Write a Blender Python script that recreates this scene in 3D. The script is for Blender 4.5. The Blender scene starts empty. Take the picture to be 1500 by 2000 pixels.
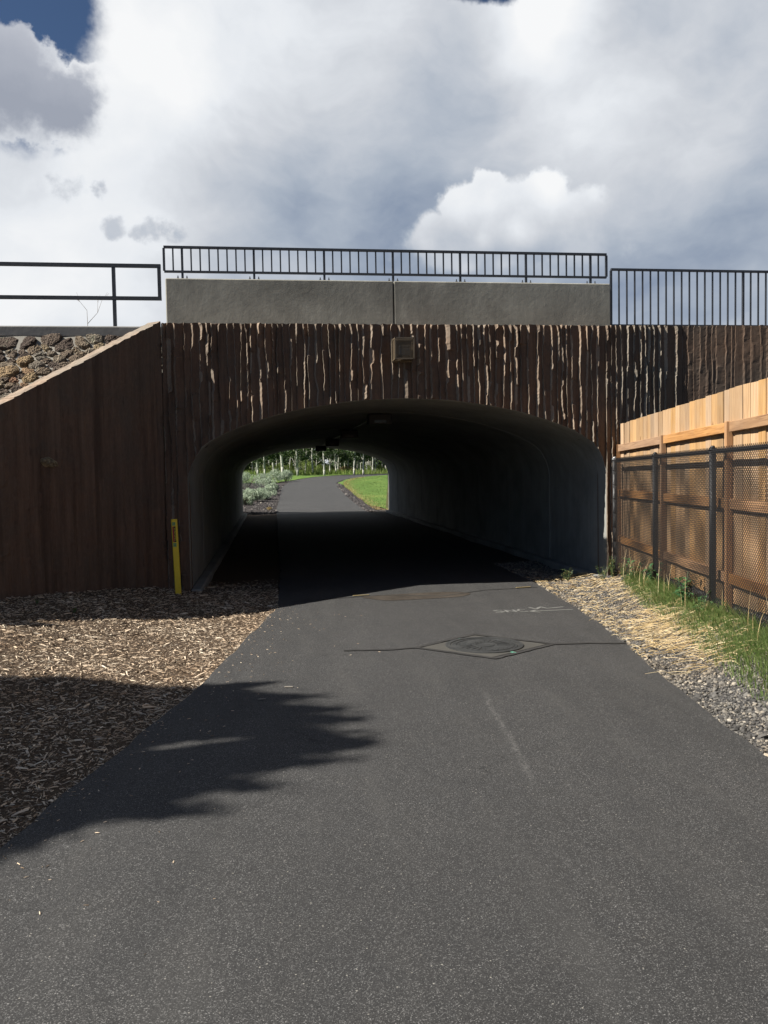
import bpy, math, random
import numpy as np
from mathutils import Vector, Matrix
R_ = random.Random(7)
N_ = np.random.RandomState(11)
sc = bpy.context.scene
rad = math.radians

# ------------------------------------------------------------------ camera
CAM = np.array([-1.66, -10.5, 1.5]); FPX = 1650.0
def cam_basis(yaw=7.6, pitch=2.74, roll=1.0):
    y, p, r = rad(yaw), rad(pitch), rad(roll)
    f = np.array([math.sin(y)*math.cos(p), math.cos(y)*math.cos(p), -math.sin(p)])
    rt = np.array([math.cos(y), -math.sin(y), 0.0]); up = np.cross(rt, f)
    return rt*math.cos(r)-up*math.sin(r), up*math.cos(r)+rt*math.sin(r), f
CR, CU, CF = cam_basis()
cd = bpy.data.cameras.new('camera'); cam = bpy.data.objects.new('camera', cd)
sc.collection.objects.link(cam); sc.camera = cam
cd.sensor_fit = 'VERTICAL'; cd.sensor_height = 24; cd.lens = 24*FPX/2000.0
cd.clip_start = 0.05; cd.clip_end = 3000
M = Matrix(((CR[0], CU[0], -CF[0], CAM[0]), (CR[1], CU[1], -CF[1], CAM[1]), (CR[2], CU[2], -CF[2], CAM[2]), (0, 0, 0, 1)))
cam.matrix_world = M

# ------------------------------------------------------------------ exposure, sun
sc.view_settings.view_transform = 'Standard'
try: sc.view_settings.look = 'None'
except Exception: pass
sc.view_settings.exposure = 1.0
sc.view_settings.gamma = 1.0
sc.view_settings.use_curve_mapping = False
SUN = Vector((-1.0, -0.085, 1.0)).normalized()          # towards the sun
SUN_EL = math.asin(SUN.z)
sl = bpy.data.lights.new('sun', 'SUN'); so = bpy.data.objects.new('sun', sl)
sc.collection.objects.link(so)
sl.energy = 5.0; sl.angle = rad(0.53); sl.color = (1.0, 0.95, 0.87)
so.rotation_euler = SUN.to_track_quat('Z', 'Y').to_euler()
so.location = (-20, -2, 20)

# ------------------------------------------------------------------ node helper
class NT:
    def __init__(s, tree):
        s.t = tree; s.n = tree.nodes; s.l = tree.links
    def new(s, typ, **kw):
        n = s.n.new(typ)
        for k, v in kw.items(): setattr(n, k, v)
        return n
    def link(s, a, b): s.l.new(a, b)
    def setin(s, n, i, v):
        if hasattr(v, 'links') or isinstance(v, bpy.types.NodeSocket): s.l.new(v, n.inputs[i])
        else: n.inputs[i].default_value = v
    def math(s, op, a, b=None, c=None, clamp=False):
        n = s.new('ShaderNodeMath', operation=op, use_clamp=clamp)
        s.setin(n, 0, a)
        if b is not None: s.setin(n, 1, b)
        if c is not None: s.setin(n, 2, c)
        return n.outputs[0]
    def vmath(s, op, a, b=None):
        n = s.new('ShaderNodeVectorMath', operation=op)
        s.setin(n, 0, a)
        if b is not None: s.setin(n, 1, b)
        return n.outputs['Value'] if op in ('LENGTH', 'DISTANCE', 'DOT_PRODUCT') else n.outputs[0]
    def vscale(s, a, k):
        n = s.new('ShaderNodeVectorMath', operation='SCALE'); s.setin(n, 0, a); s.setin(n, 'Scale', k); return n.outputs[0]
    def noise(s, vec, scale, detail=4, rough=0.5, dist=0.0, col=False, lac=2.0):
        n = s.new('ShaderNodeTexNoise'); n.inputs['Scale'].default_value = scale
        n.inputs['Detail'].default_value = detail; n.inputs['Roughness'].default_value = rough
        n.inputs['Distortion'].default_value = dist; n.inputs['Lacunarity'].default_value = lac
        if vec is not None: s.l.new(vec, n.inputs['Vector'])
        return n.outputs['Color' if col else 'Fac']
    def voro(s, vec, scale, out='Distance', feature='F1', rnd=1.0):
        n = s.new('ShaderNodeTexVoronoi', feature=feature); n.inputs['Scale'].default_value = scale
        n.inputs['Randomness'].default_value = rnd
        if vec is not None: s.l.new(vec, n.inputs['Vector'])
        return n.outputs[out]
    def map(s, v, a, b, c=0.0, d=1.0, smooth=False):
        n = s.new('ShaderNodeMapRange', interpolation_type='SMOOTHSTEP' if smooth else 'LINEAR')
        s.setin(n, 0, v); s.setin(n, 1, a); s.setin(n, 2, b); s.setin(n, 3, c); s.setin(n, 4, d)
        return n.outputs[0]
    def ramp(s, v, stops, interp='LINEAR'):
        n = s.new('ShaderNodeValToRGB'); cr = n.color_ramp; cr.interpolation = interp
        while len(cr.elements) < len(stops): cr.elements.new(0.5)
        for e, (p, c) in zip(cr.elements, stops):
            e.position = p; e.color = (c[0], c[1], c[2], 1) if hasattr(c, '__len__') else (c, c, c, 1)
        s.l.new(v, n.inputs[0]); return n.outputs[0]
    def mix(s, f, a, b, mode='MIX'):
        n = s.new('ShaderNodeMix', data_type='RGBA', blend_type=mode)
        s.setin(n, 0, f)
        for i, v in ((6, a), (7, b)):
            if isinstance(v, tuple) and len(v) == 3: v = (*v, 1)
            s.setin(n, i, v)
        return n.outputs[2]
    def mapping(s, vec, scale=(1, 1, 1), loc=(0, 0, 0), rot=(0, 0, 0)):
        n = s.new('ShaderNodeMapping'); n.inputs['Scale'].default_value = scale
        n.inputs['Location'].default_value = loc; n.inputs['Rotation'].default_value = rot
        s.l.new(vec, n.inputs['Vector']); return n.outputs[0]

# ------------------------------------------------------------------ sky (world): Nishita sky under procedural clouds
w = bpy.data.worlds.new('World'); sc.world = w; w.use_nodes = True
T = NT(w.node_tree); T.n.clear()
def rdir(px, py):
    d = CF + CR*(px-750)/FPX - CU*(py-1000)/FPX
    d = d/np.linalg.norm(d); return tuple(float(x) for x in d)
sky = T.new('ShaderNodeTexSky', sky_type='NISHITA'); sky.sun_disc = False
sky.sun_elevation = SUN_EL; sky.sun_rotation = math.atan2(SUN.x, SUN.y)
sky.altitude = 2800; sky.air_density = 1.0; sky.dust_density = 0.0; sky.ozone_density = 4.0
SKY_S = 0.036
skyc = T.vscale(sky.outputs[0], SKY_S)
g = T.new('ShaderNodeTexCoord').outputs['Generated']
dirn = T.vmath('NORMALIZE', g)
wn = T.noise(dirn, 3.5, 5, 0.55, col=True)
warp = T.vscale(T.vmath('SUBTRACT', wn, (0.5, 0.5, 0.5)), 0.16)
dw = T.vmath('ADD', dirn, warp)
wn2 = T.noise(dirn, 16, 5, 0.6, col=True)
dw2 = T.vmath('ADD', dirn, T.vscale(T.vmath('SUBTRACT', wn2, (0.5, 0.5, 0.5)), 0.055))
def blob(vec, px, py, r, sx=1.0):
    # soft patch of cloud round one direction of the sky; r in image pixels ~ r/1650 rad
    c = rdir(px, py)
    d = T.vmath('SUBTRACT', vec, c)
    if sx != 1.0:
        al = T.vmath('DOT_PRODUCT', d, tuple(float(v) for v in CR))
        d2 = T.math('POWER', T.vmath('LENGTH', d), 2.0)
        d2 = T.math('SUBTRACT', d2, T.math('MULTIPLY', T.math('MULTIPLY', al, al), 1-1/sx**2))
        d2 = T.math('MAXIMUM', d2, 0.0)
    else:
        d2 = T.math('POWER', T.vmath('LENGTH', d), 2.0)
    return T.math('EXPONENT', T.math('MULTIPLY', d2, -1.0/(r/FPX)**2))
# broad light and dark of the cloud deck
n1 = T.noise(T.mapping(dw, (1, 1, 1.6)), 2.6, 7, 0.52)
n2 = T.noise(T.mapping(dw, (1, 1, 1.5), (3, 1, 2)), 9, 6, 0.55)
B = T.math('ADD', 0.59, T.math('MULTIPLY', T.math('SUBTRACT', n1, 0.5), 0.95))
B = T.math('ADD', B, T.math('MULTIPLY', T.math('SUBTRACT', n2, 0.5), 0.44))
for (px, py, r, sx, a) in [(250, 130, 200, 1.0, 0.25), (640, 120, 300, 1.3, 0.12), (1060, 10, 70, 1.2, 0.40), (1230, 260, 180, 1.8, 0.20),
                           (250, 430, 260, 1.2, 0.11), (60, 560, 200, 1.4, 0.18), (690, 400, 210, 1.5, -0.26), (880, 130, 150, 1.0, -0.10), (560, 250, 150, 1.6, -0.06),
                           (900, 300, 150, 1.8, -0.06), (1380, 440, 190, 1.6, -0.13), (1300, 640, 110, 2.6, -0.22), (930, 90, 110, 1.0, -0.10),
                           (1420, 60, 200, 1.2, 0.02), (1250, 60, 110, 1.2, -0.10), (1050, 520, 160, 2.4, -0.10)]:
    B = T.math('ADD', B, T.math('MULTIPLY', blob(dw, px, py, r, sx), a))
def lay(Bv, m, val):   # blend towards value val by mask m
    return T.math('ADD', T.math('MULTIPLY', Bv, T.math('SUBTRACT', 1.0, m)), T.math('MULTIPLY', val, m))
# billowing cumulus over the right half of the bridge: union of lobes with a crisp upper rim
def cum(lobes, lo, hi, vec):
    acc = None
    for (px, py, r, sx) in lobes:
        b = blob(vec, px, py, r, sx)
        acc = b if acc is None else T.math('MAXIMUM', acc, b)
    return acc
fn = T.noise(dirn, 34, 5, 0.6)
fb = T.voro(T.vmath('ADD', dirn, T.vscale(T.vmath('SUBTRACT', T.noise(dirn, 22, 3, 0.5, col=True), (.5, .5, .5)), .03)), 26, feature='SMOOTH_F1')
lob = [(905, 410, 62, 1.1), (962, 372, 44, 1.0), (1060, 385, 60, 1.2), (1000, 430, 100, 1.5), (1120, 440, 80, 1.4), (890, 470, 70, 1.6), (1150, 470, 60, 1.5)]
mc = cum(lob, 0, 1, dw2)
mc = T.math('ADD', mc, T.math('MULTIPLY', T.math('SUBTRACT', 0.42, fb), 0.42))
mc = T.math('ADD', mc, T.math('MULTIPLY', T.math('SUBTRACT', fn, 0.5), 0.35))
mask_c = T.map(mc, 0.36, 0.60, smooth=True)
zel = T.vmath('DOT_PRODUCT', dw2, tuple(float(v) for v in CU))      # up in the sky there
bright_c = T.map(zel, (1000-500)/FPX*0.95, (1000-370)/FPX*0.95, 0.48, 1.0)
bright_c = T.math('ADD', bright_c, T.math('MULTIPLY', T.math('SUBTRACT', 0.42, fb), 0.42))
B = lay(B, T.math('MULTIPLY', mask_c, 0.92), bright_c)
# greyer cloud at the upper left, and small dark puffs above the left railing
mg = cum([(20, 150, 90, 1.1), (110, 190, 60, 1.2), (150, 170, 40, 1.2)], 0, 1, dw2)
mg = T.map(T.math('ADD', mg, T.math('MULTIPLY', T.math('SUBTRACT', fn, 0.5), 0.6)), 0.22, 0.75, smooth=True)
gz_ = T.map(T.vmath('DOT_PRODUCT', dw2, tuple(float(v) for v in CU)), (1000-240)/FPX*0.9, (1000-90)/FPX*0.9, 0.38, 0.60)
mp = cum([(215, 445, 26, 1.5), (285, 455, 28, 1.3), (325, 458, 24, 1.4), (120, 375, 30, 1.4), (195, 378, 16, 1.2)], 0, 1, dw2)
mp = T.math('MULTIPLY', T.map(T.math('ADD', mp, T.math('MULTIPLY', T.math('SUBTRACT', fn, 0.5), 1.3)), 0.40, 1.0, smooth=True), 0.42)
B = lay(B, mp, 0.12)
cloud = T.ramp(B, [(0.0, (0.115, 0.160, 0.265)), (0.22, (0.225, 0.285, 0.395)), (0.42, (0.40, 0.455, 0.54)), (0.62, (0.62, 0.65, 0.70)), (0.80, (0.80, 0.83, 0.87)), (1.0, (0.93, 0.94, 0.95))])
cloud = T.mix(mg, cloud, T.ramp(gz_, [(0, (0.25, 0.28, 0.34)), (0.38, (0.34, 0.37, 0.44)), (0.6, (0.60, 0.62, 0.68)), (1, (0.8, 0.82, 0.85))]))
# gaps of blue: around the upper left corner, and scattered over the rest of the sky dome
cov = T.noise(T.mapping(dw, (1, 1, 1.3), (5.2, 0.3, 1.1)), 1.7, 8, 0.55)
infr = T.math('EXPONENT', T.math('MULTIPLY', T.math('POWER', T.vmath('LENGTH', T.vmath('SUBTRACT', dirn, rdir(900, 420))), 2.0), -1.5))
cov = T.math('ADD', cov, T.math('SUBTRACT', T.math('MULTIPLY', infr, 0.50), 0.11))
hole = T.math('MAXIMUM', T.math('MULTIPLY', blob(dw2, 10, 0, 105, 1.0), 1.25), T.math('MAXIMUM', T.math('MULTIPLY', blob(dw2, 60, 245, 60, 1.8), 0.45), blob(dw2, 950, -20, 45, 2.2)))
cov = T.math('SUBTRACT', cov, T.math('MULTIPLY', hole, 0.62))
cov = T.math('ADD', cov, T.math('MULTIPLY', mg, 0.6))
mcov = T.map(cov, 0.41, 0.60, smooth=True)
final = T.mix(mcov, skyc, T.vscale(cloud, 0.50))
# below the horizon nothing is seen: plain
bg = T.new('ShaderNodeBackground'); T.link(final, bg.inputs['Color']); bg.inputs['Strength'].default_value = 1.0
out = T.new('ShaderNodeOutputWorld'); T.link(bg.outputs[0], out.inputs['Surface'])
w.cycles.sampling_method = 'MANUAL'; w.cycles.sample_map_resolution = 512

# ------------------------------------------------------------------ mesh helpers
def link(o, parent=None):
    sc.collection.objects.link(o)
    if parent is not None: o.parent = parent
    return o
def tag(o, label=None, cat=None, group=None, kind=None):
    if label: o['label'] = label
    if cat: o['category'] = cat
    if group: o['group'] = group
    if kind: o['kind'] = kind
    return o
def mesh_np(name, V, F, mats=(), parent=None, smooth=False, mi=None):
    V = np.asarray(V, np.float32); me = bpy.data.meshes.new(name)
    if isinstance(F, np.ndarray):
        k = F.shape[1]; n = F.shape[0]
        me.vertices.add(len(V)); me.vertices.foreach_set('co', V.ravel())
        me.loops.add(n*k); me.loops.foreach_set('vertex_index', F.astype(np.int32).ravel())
        me.polygons.add(n); me.polygons.foreach_set('loop_start', np.arange(0, n*k, k, dtype=np.int32))
        me.update(calc_edges=True)
    else:
        me.from_pydata(V.tolist(), [], F)
    for m in (mats if isinstance(mats, (list, tuple)) else [mats]): me.materials.append(m)
    if mi is not None: me.polygons.foreach_set('material_index', np.asarray(mi, np.int32))
    me.polygons.foreach_set('use_smooth', [smooth]*len(me.polygons))
    me.validate(); me.update()
    return link(bpy.data.objects.new(name, me), parent)
def empty(name, loc=(0, 0, 0), rz=0.0):
    o = bpy.data.objects.new(name, None); o.location = loc; o.rotation_euler = (0, 0, rz); o.empty_display_size = 0.2
    return link(o)
class MB:
    def __init__(s): s.v = []; s.f = []
    def add(s, V, F):
        b = len(s.v); s.v.extend([tuple(map(float, p)) for p in V]); s.f.extend([tuple(i+b for i in q) for q in F]); return s
    def box(s, c, d, rot=None, bev=0.0):
        x, y, z = d[0]/2, d[1]/2, d[2]/2
        if bev > 0:
            b = bev; P = []
            for sx in (-1, 1):
                for sy in (-1, 1):
                    for sz in (-1, 1):
                        P += [(sx*(x-b), sy*(y-b), sz*z), (sx*(x-b), sy*y, sz*(z-b)), (sx*x, sy*(y-b), sz*(z-b))]
            idx = lambda sx, sy, sz, k: ((sx > 0)*4+(sy > 0)*2+(sz > 0))*3+k
            Fc = []
            for sz in (-1, 1): q = [idx(-1, -1, sz, 0), idx(1, -1, sz, 0), idx(1, 1, sz, 0), idx(-1, 1, sz, 0)]; Fc.append(q if sz > 0 else q[::-1])
            for sy in (-1, 1): q = [idx(-1, sy, -1, 1), idx(-1, sy, 1, 1), idx(1, sy, 1, 1), idx(1, sy, -1, 1)]; Fc.append(q if sy > 0 else q[::-1])
            for sx in (-1, 1): q = [idx(sx, -1, -1, 2), idx(sx, 1, -1, 2), idx(sx, 1, 1, 2), idx(sx, -1, 1, 2)]; Fc.append(q if sx > 0 else q[::-1])
            for a in (-1, 1):
                for b_ in (-1, 1):
                    Fc.append([idx(-1, a, b_, 0), idx(1, a, b_, 0), idx(1, a, b_, 1), idx(-1, a, b_, 1)])
                    Fc.append([idx(a, -1, b_, 0), idx(a, 1, b_, 0), idx(a, 1, b_, 2), idx(a, -1, b_, 2)])
                    Fc.append([idx(a, b_, -1, 1), idx(a, b_, 1, 1), idx(a, b_, 1, 2), idx(a, b_, -1, 2)])
            for sx in (-1, 1):
                for sy in (-1, 1):
                    for sz in (-1, 1): Fc.append([idx(sx, sy, sz, 0), idx(sx, sy, sz, 1), idx(sx, sy, sz, 2)])
        else:
            P = [(-x, -y, -z), (x, -y, -z), (x, y, -z), (-x, y, -z), (-x, -y, z), (x, -y, z), (x, y, z), (-x, y, z)]
            Fc = [(0, 3, 2, 1), (4, 5, 6, 7), (0, 1, 5, 4), (1, 2, 6, 5), (2, 3, 7, 6), (3, 0, 4, 7)]
        if rot is not None: P = [tuple(rot @ Vector(p)) for p in P]
        return s.add([(p[0]+c[0], p[1]+c[1], p[2]+c[2]) for p in P], Fc)
    def tube(s, a, b, r, n=8, r2=None, caps=True):
        a = Vector(a); b = Vector(b); d = (b-a).normalized(); r2 = r if r2 is None else r2
        u = d.orthogonal().normalized(); v = d.cross(u)
        P = []
        for (c, rr) in ((a, r), (b, r2)):
            for i in range(n):
                t = 2*math.pi*i/n; P.append(c+u*math.cos(t)*rr+v*math.sin(t)*rr)
        Fc = [(i, (i+1) % n, n+(i+1) % n, n+i) for i in range(n)]
        if caps: Fc += [tuple(range(n))[::-1], tuple(range(n, 2*n))]
        return s.add(P, Fc)
    def bar(s, a, b, wx, wz=None, up=(0, 0, 1)):      # rectangular bar from a to b
        a = Vector(a); b = Vector(b); wz = wz or wx; d = (b-a).normalized(); up = Vector(up)
        if abs(d.dot(up)) > 0.99: up = Vector((0, 1, 0))
        u = d.cross(up).normalized()*wx/2; v = u.cross(d).normalized()*wz/2
        P = [a-u-v, a+u-v, a+u+v, a-u+v, b-u-v, b+u-v, b+u+v, b-u+v]
        return s.add(P, [(0, 1, 2, 3), (7, 6, 5, 4), (0, 4, 5, 1), (1, 5, 6, 2), (2, 6, 7, 3), (3, 7, 4, 0)])
    def build(s, name, mat, parent=None, smooth=False):
        me = bpy.data.meshes.new(name); me.from_pydata(s.v, [], s.f)
        me.materials.append(mat)
        if smooth: me.polygons.foreach_set('use_smooth', [True]*len(me.polygons))
        me.update()
        return link(bpy.data.objects.new(name, me), parent)
def copy_tree(o, parent=None):
    c = o.copy(); sc.collection.objects.link(c); c.parent = parent
    for ch in list(o.children): copy_tree(ch, c)
    return c

# ------------------------------------------------------------------ materials
def mat(name, rough=0.8, spec=0.3):
    m = bpy.data.materials.new(name); m.use_nodes = True; t = NT(m.node_tree)
    b = t.n['Principled BSDF']; b.inputs['Roughness'].default_value = rough
    b.inputs['Specular IOR Level'].default_value = spec
    return m, t, b
def pos(t): return t.new('ShaderNodeNewGeometry').outputs['Position']
def objc(t): return t.new('ShaderNodeTexCoord').outputs['Object']
def bump(t, b, h, strength=0.5, dist=0.01):
    n = t.new('ShaderNodeBump'); n.inputs['Strength'].default_value = strength; n.inputs['Distance'].default_value = dist
    t.link(h, n.inputs['Height']); t.link(n.outputs[0], b.inputs['Normal'])
def island(t): return t.new('ShaderNodeNewGeometry').outputs['Random Per Island']
def objrnd(t): return t.new('ShaderNodeObjectInfo').outputs['Random']

def m_asphalt(name, k=1.0, dirt=(0.060, 0.052, 0.042)):
    m, t, b = mat(name, 0.88, 0.35); p = pos(t)
    big = t.noise(p, 0.7, 5, 0.6); mid = t.noise(p, 5, 4, 0.6)
    cell = t.voro(p, 310, 'Color'); cellv = t.math('MULTIPLY', t.vmath('DOT_PRODUCT', cell, (0.33, 0.33, 0.33)), 1.0)
    c2 = t.voro(t.mapping(p, (1, 1, 1), (7, 3, 0)), 95, 'Color'); c2v = t.vmath('DOT_PRODUCT', c2, (1, 0, 0))
    c = t.ramp(cellv, [(0.0, (0.011*k, 0.011*k, 0.011*k)), (0.45, (0.027*k, 0.026*k, 0.025*k)), (0.62, (0.044*k, 0.042*k, 0.040*k)), (0.78, (0.115*k, 0.112*k, 0.106*k)), (1.0, (0.27*k, 0.26*k, 0.245*k))])
    spk = t.map(c2v, 0.982, 0.99)
    dst = t.map(t.voro(t.mapping(p, (1, 1, 1), (7, 3, 0)), 95), 0.30, 0.22)
    c = t.mix(t.math('MULTIPLY', spk, t.math('MULTIPLY', dst, 0.85)), c, (0.30, 0.28, 0.24))
    c = t.mix(1.0, c, (0.98, 1.0, 1.03), 'MULTIPLY'); c = t.mix(t.map(big, 0.3, 0.72), c, t.mix(1.0, c, (0.78, 0.78, 0.78), 'MULTIPLY'))
    c = t.mix(t.map(mid, 0.35, 0.75, 0, 0.35), c, t.mix(1.0, c, (1.30, 1.26, 1.20), 'MULTIPLY'))
    sx = t.new('ShaderNodeSeparateXYZ'); t.link(p, sx.inputs[0]); X, Y = sx.outputs[0], sx.outputs[1]
    # scuffed pale streak right of the middle, and fine hairline cracks
    wob = t.math('MULTIPLY', t.math('SUBTRACT', t.noise(p, 3, 3, 0.6), 0.5), 0.10)
    ln = t.math('ABSOLUTE', t.math('ADD', t.math('SUBTRACT', X, t.math('MULTIPLY', t.math('ADD', Y, 5.4), 0.10)), t.math('ADD', wob, 0.33)))
    st = t.math('MULTIPLY', t.map(ln, 0.0, 0.035, 1, 0, True), t.math('MULTIPLY', t.map(Y, -6.9, -6.5, 0, 1, True), t.map(Y, -4.9, -5.5, 0, 1, True)))
    st = t.math('MULTIPLY', st, t.map(t.noise(p, 55, 3, 0.7), 0.42, 0.62, 0, 0.40))
    c = t.mix(st, c, (0.16, 0.155, 0.145))
    ck = t.voro(t.vmath('ADD', p, t.vscale(t.noise(p, 4, 4, 0.6, col=True), 0.35)), 0.42, feature='DISTANCE_TO_EDGE')
    cm = t.math('MULTIPLY', t.map(ck, 0.0025, 0.0, 0, 0.75), t.map(t.noise(p, 0.9, 3, 0.5), 0.50, 0.60))
    c = t.mix(cm, c, (0.008, 0.008, 0.008))
    sc2 = t.noise(t.mapping(p, (2.2, 0.35, 1)), 2.0, 5, 0.65); c = t.mix(t.map(sc2, 0.5, 0.75, 0, 0.35), c, (0.060, 0.058, 0.054))
    t.link(c, b.inputs['Base Color'])
    h = t.math('ADD', t.math('MULTIPLY', cellv, 0.5), t.noise(p, 60, 3, 0.6)); bump(t, b, h, 0.7, 0.004)
    return m
A_path = m_asphalt('asphalt', 0.99); A_patch = m_asphalt('asphalt_patch', 1.5)

def m_plain(name, col, rough=0.6, spec=0.4, metal=0.0, var=0.12, scale=30, bmp=0.1, bd=0.002):
    m, t, b = mat(name, rough, spec); p = pos(t)
    n = t.noise(p, scale, 5, 0.6); n3 = t.noise(p, scale*0.13, 4, 0.6)
    lo = tuple(x*(1-var*2) for x in col); hi = tuple(min(1, x*(1+var*1.6)) for x in col)
    f = t.math('ADD', t.math('MULTIPLY', n, 0.5), t.math('MULTIPLY', n3, 0.5))
    t.link(t.ramp(f, [(0.3, lo), (0.7, hi)]), b.inputs['Base Color'])
    b.inputs['Metallic'].default_value = metal
    t.link(t.map(n, 0.3, 0.7, max(0, rough-0.1), min(1, rough+0.1)), b.inputs['Roughness'])
    if bmp: bump(t, b, n, bmp*3, bd)
    return m
M_rail = m_plain('dark_painted_steel', (0.038, 0.040, 0.045), 0.42, 0.5, 0.0, 0.15)
M_black = m_plain('black_vinyl_coating', (0.010, 0.010, 0.011), 0.5, 0.4, 0.0, 0.1)
M_galv = m_plain('galvanised_steel', (0.32, 0.33, 0.34), 0.45, 0.5, 0.7, 0.15)
M_bronze = m_plain('bronze_painted_metal', (0.15, 0.115, 0.075), 0.5, 0.4, 0.2, 0.15)
M_glass = m_plain('grey_lamp_lens', (0.035, 0.038, 0.04), 0.2, 0.5)
M_iron = m_plain('worn_cast_iron', (0.060, 0.061, 0.060), 0.6, 0.5, 0.5, 0.25, 60, 0.3)
M_white = m_plain('chalky_white_paint', (0.16, 0.16, 0.15), 0.8, 0.3, 0, 0.15, 60)
M_yellow = m_plain('yellow_marker_plastic', (0.80, 0.56, 0.03), 0.45, 0.4, 0, 0.05)
M_sticker_green = m_plain('sticker_green', (0.16, 0.30, 0.12), 0.5)
M_sticker_red = m_plain('sticker_red', (0.35, 0.03, 0.025), 0.5)
M_sticker_black = m_plain('sticker_black', (0.012, 0.012, 0.012), 0.5)
M_seal = m_plain('crack_sealant', (0.029, 0.0275, 0.026), 0.7, 0.4, 0, 0.2, 25, 0.2)
M_pale = m_plain('pale_weathered_wood', (0.20, 0.18, 0.15), 0.85)
M_straightyellow = m_plain('dry_yellow_leaf', (0.26, 0.20, 0.09), 0.8)

def m_concrete(name, col, stain=0.5, rough=0.85, streak=False):
    m, t, b = mat(name, rough, 0.3); p = pos(t)
    a = t.noise(p, 1.3, 6, 0.62, 0.4); f = t.noise(t.mapping(p, (1, 1, 0.5)), 7, 5, 0.65); g_ = t.noise(p, 90, 3, 0.6)
    c1 = t.ramp(a, [(0.3, tuple(x*(1-0.35*stain) for x in col)), (0.55, col), (0.75, tuple(x*(1+0.22*stain) for x in col))])
    c = t.mix(t.map(f, 0.42, 0.75, 0, 0.35*stain), c1, tuple(x*0.55 for x in col))
    if streak:
        s = t.noise(t.mapping(p, (5, 5, 0.22)), 2.0, 5, 0.6)
        c = t.mix(t.map(s, 0.45, 0.75, 0, 0.5), c, tuple(x*0.6 for x in col))
    pits = t.voro(p, 38); c = t.mix(t.map(pits, 0.09, 0.03, 0, 0.45), c, tuple(x*0.3 for x in col))
    t.link(c, b.inputs['Base Color'])
    bump(t, b, t.math('ADD', t.math('MULTIPLY', g_, 0.4), t.math('MULTIPLY', t.noise(p, 12, 4, 0.55), 1.0)), 0.45, 0.006)
    return m
M_conc = m_concrete('weathered_concrete', (0.30, 0.29, 0.245), 1.15, streak=True)
M_lining = m_concrete('tunnel_concrete', (0.27, 0.268, 0.245), 0.9, streak=True)
M_kerb = m_concrete('kerb_concrete', (0.20, 0.195, 0.185), 0.8)
M_collar = m_concrete('manhole_collar_concrete', (0.062, 0.059, 0.052), 0.8)

def m_formliner(nm, kk, tint=(1, 1, 1)):
    m, t, b = mat(nm, 0.9, 0.25); p = pos(t)
    st = t.noise(t.mapping(p, (6, 6, 0.35)), 2.2, 6, 0.62); bl = t.noise(p, 1.4, 7, 0.7, 0.5); fi = t.noise(t.mapping(p, (1, 1, 0.4)), 45, 5, 0.65)
    c = t.ramp(st, [(0.25, (0.085*kk, 0.052*kk, 0.036*kk)), (0.48, (0.140*kk, 0.090*kk, 0.064*kk)), (0.72, (0.20*kk, 0.136*kk, 0.098*kk))])
    c = t.mix(t.map(bl, 0.40, 0.62, 0, 0.8), c, (0.105*kk, 0.084*kk, 0.068*kk))
    c = t.mix(t.map(fi, 0.45, 0.75, 0, 0.4), c, (0.20*kk, 0.152*kk, 0.112*kk))
    # right-hand pour is a greyer brown
    sx = t.new('ShaderNodeSeparateXYZ'); t.link(p, sx.inputs[0])
    c = t.mix(t.map(sx.outputs[0], 2.6, 2.9, 0, 0.45), c, t.mix(1.0, c, (0.92, 1.10, 1.22), 'MULTIPLY'))
    spots = t.noise(t.mapping(p, (8, 8, 1.2)), 3, 4, 0.7)
    c = t.mix(t.map(spots, 0.60, 0.74, 0, 0.6), c, (0.035, 0.023, 0.017))
    ds = t.noise(t.mapping(p, (3.5, 3.5, 0.16), (4, 0, 0)), 2.0, 5, 0.65); c = t.mix(t.map(ds, 0.52, 0.68, 0, 0.55), c, (0.030, 0.020, 0.015))
    c = t.mix(1.0, c, tint, 'MULTIPLY')
    t.link(c, b.inputs['Base Color'])
    bump(t, b, t.math('ADD', fi, t.math('MULTIPLY', t.noise(p, 150, 3, 0.6), 0.4)), 0.4, 0.004)
    return m
M_form = m_formliner('brown_stained_board_concrete', 0.74, (1.06, 0.965, 0.89)); M_form_sunlit = m_formliner('sunlit_tone_of_stained_concrete', 1.9, (0.92, 1.02, 1.03))  # second is a paler copy of the first, with sunlight painted into its colour

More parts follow.
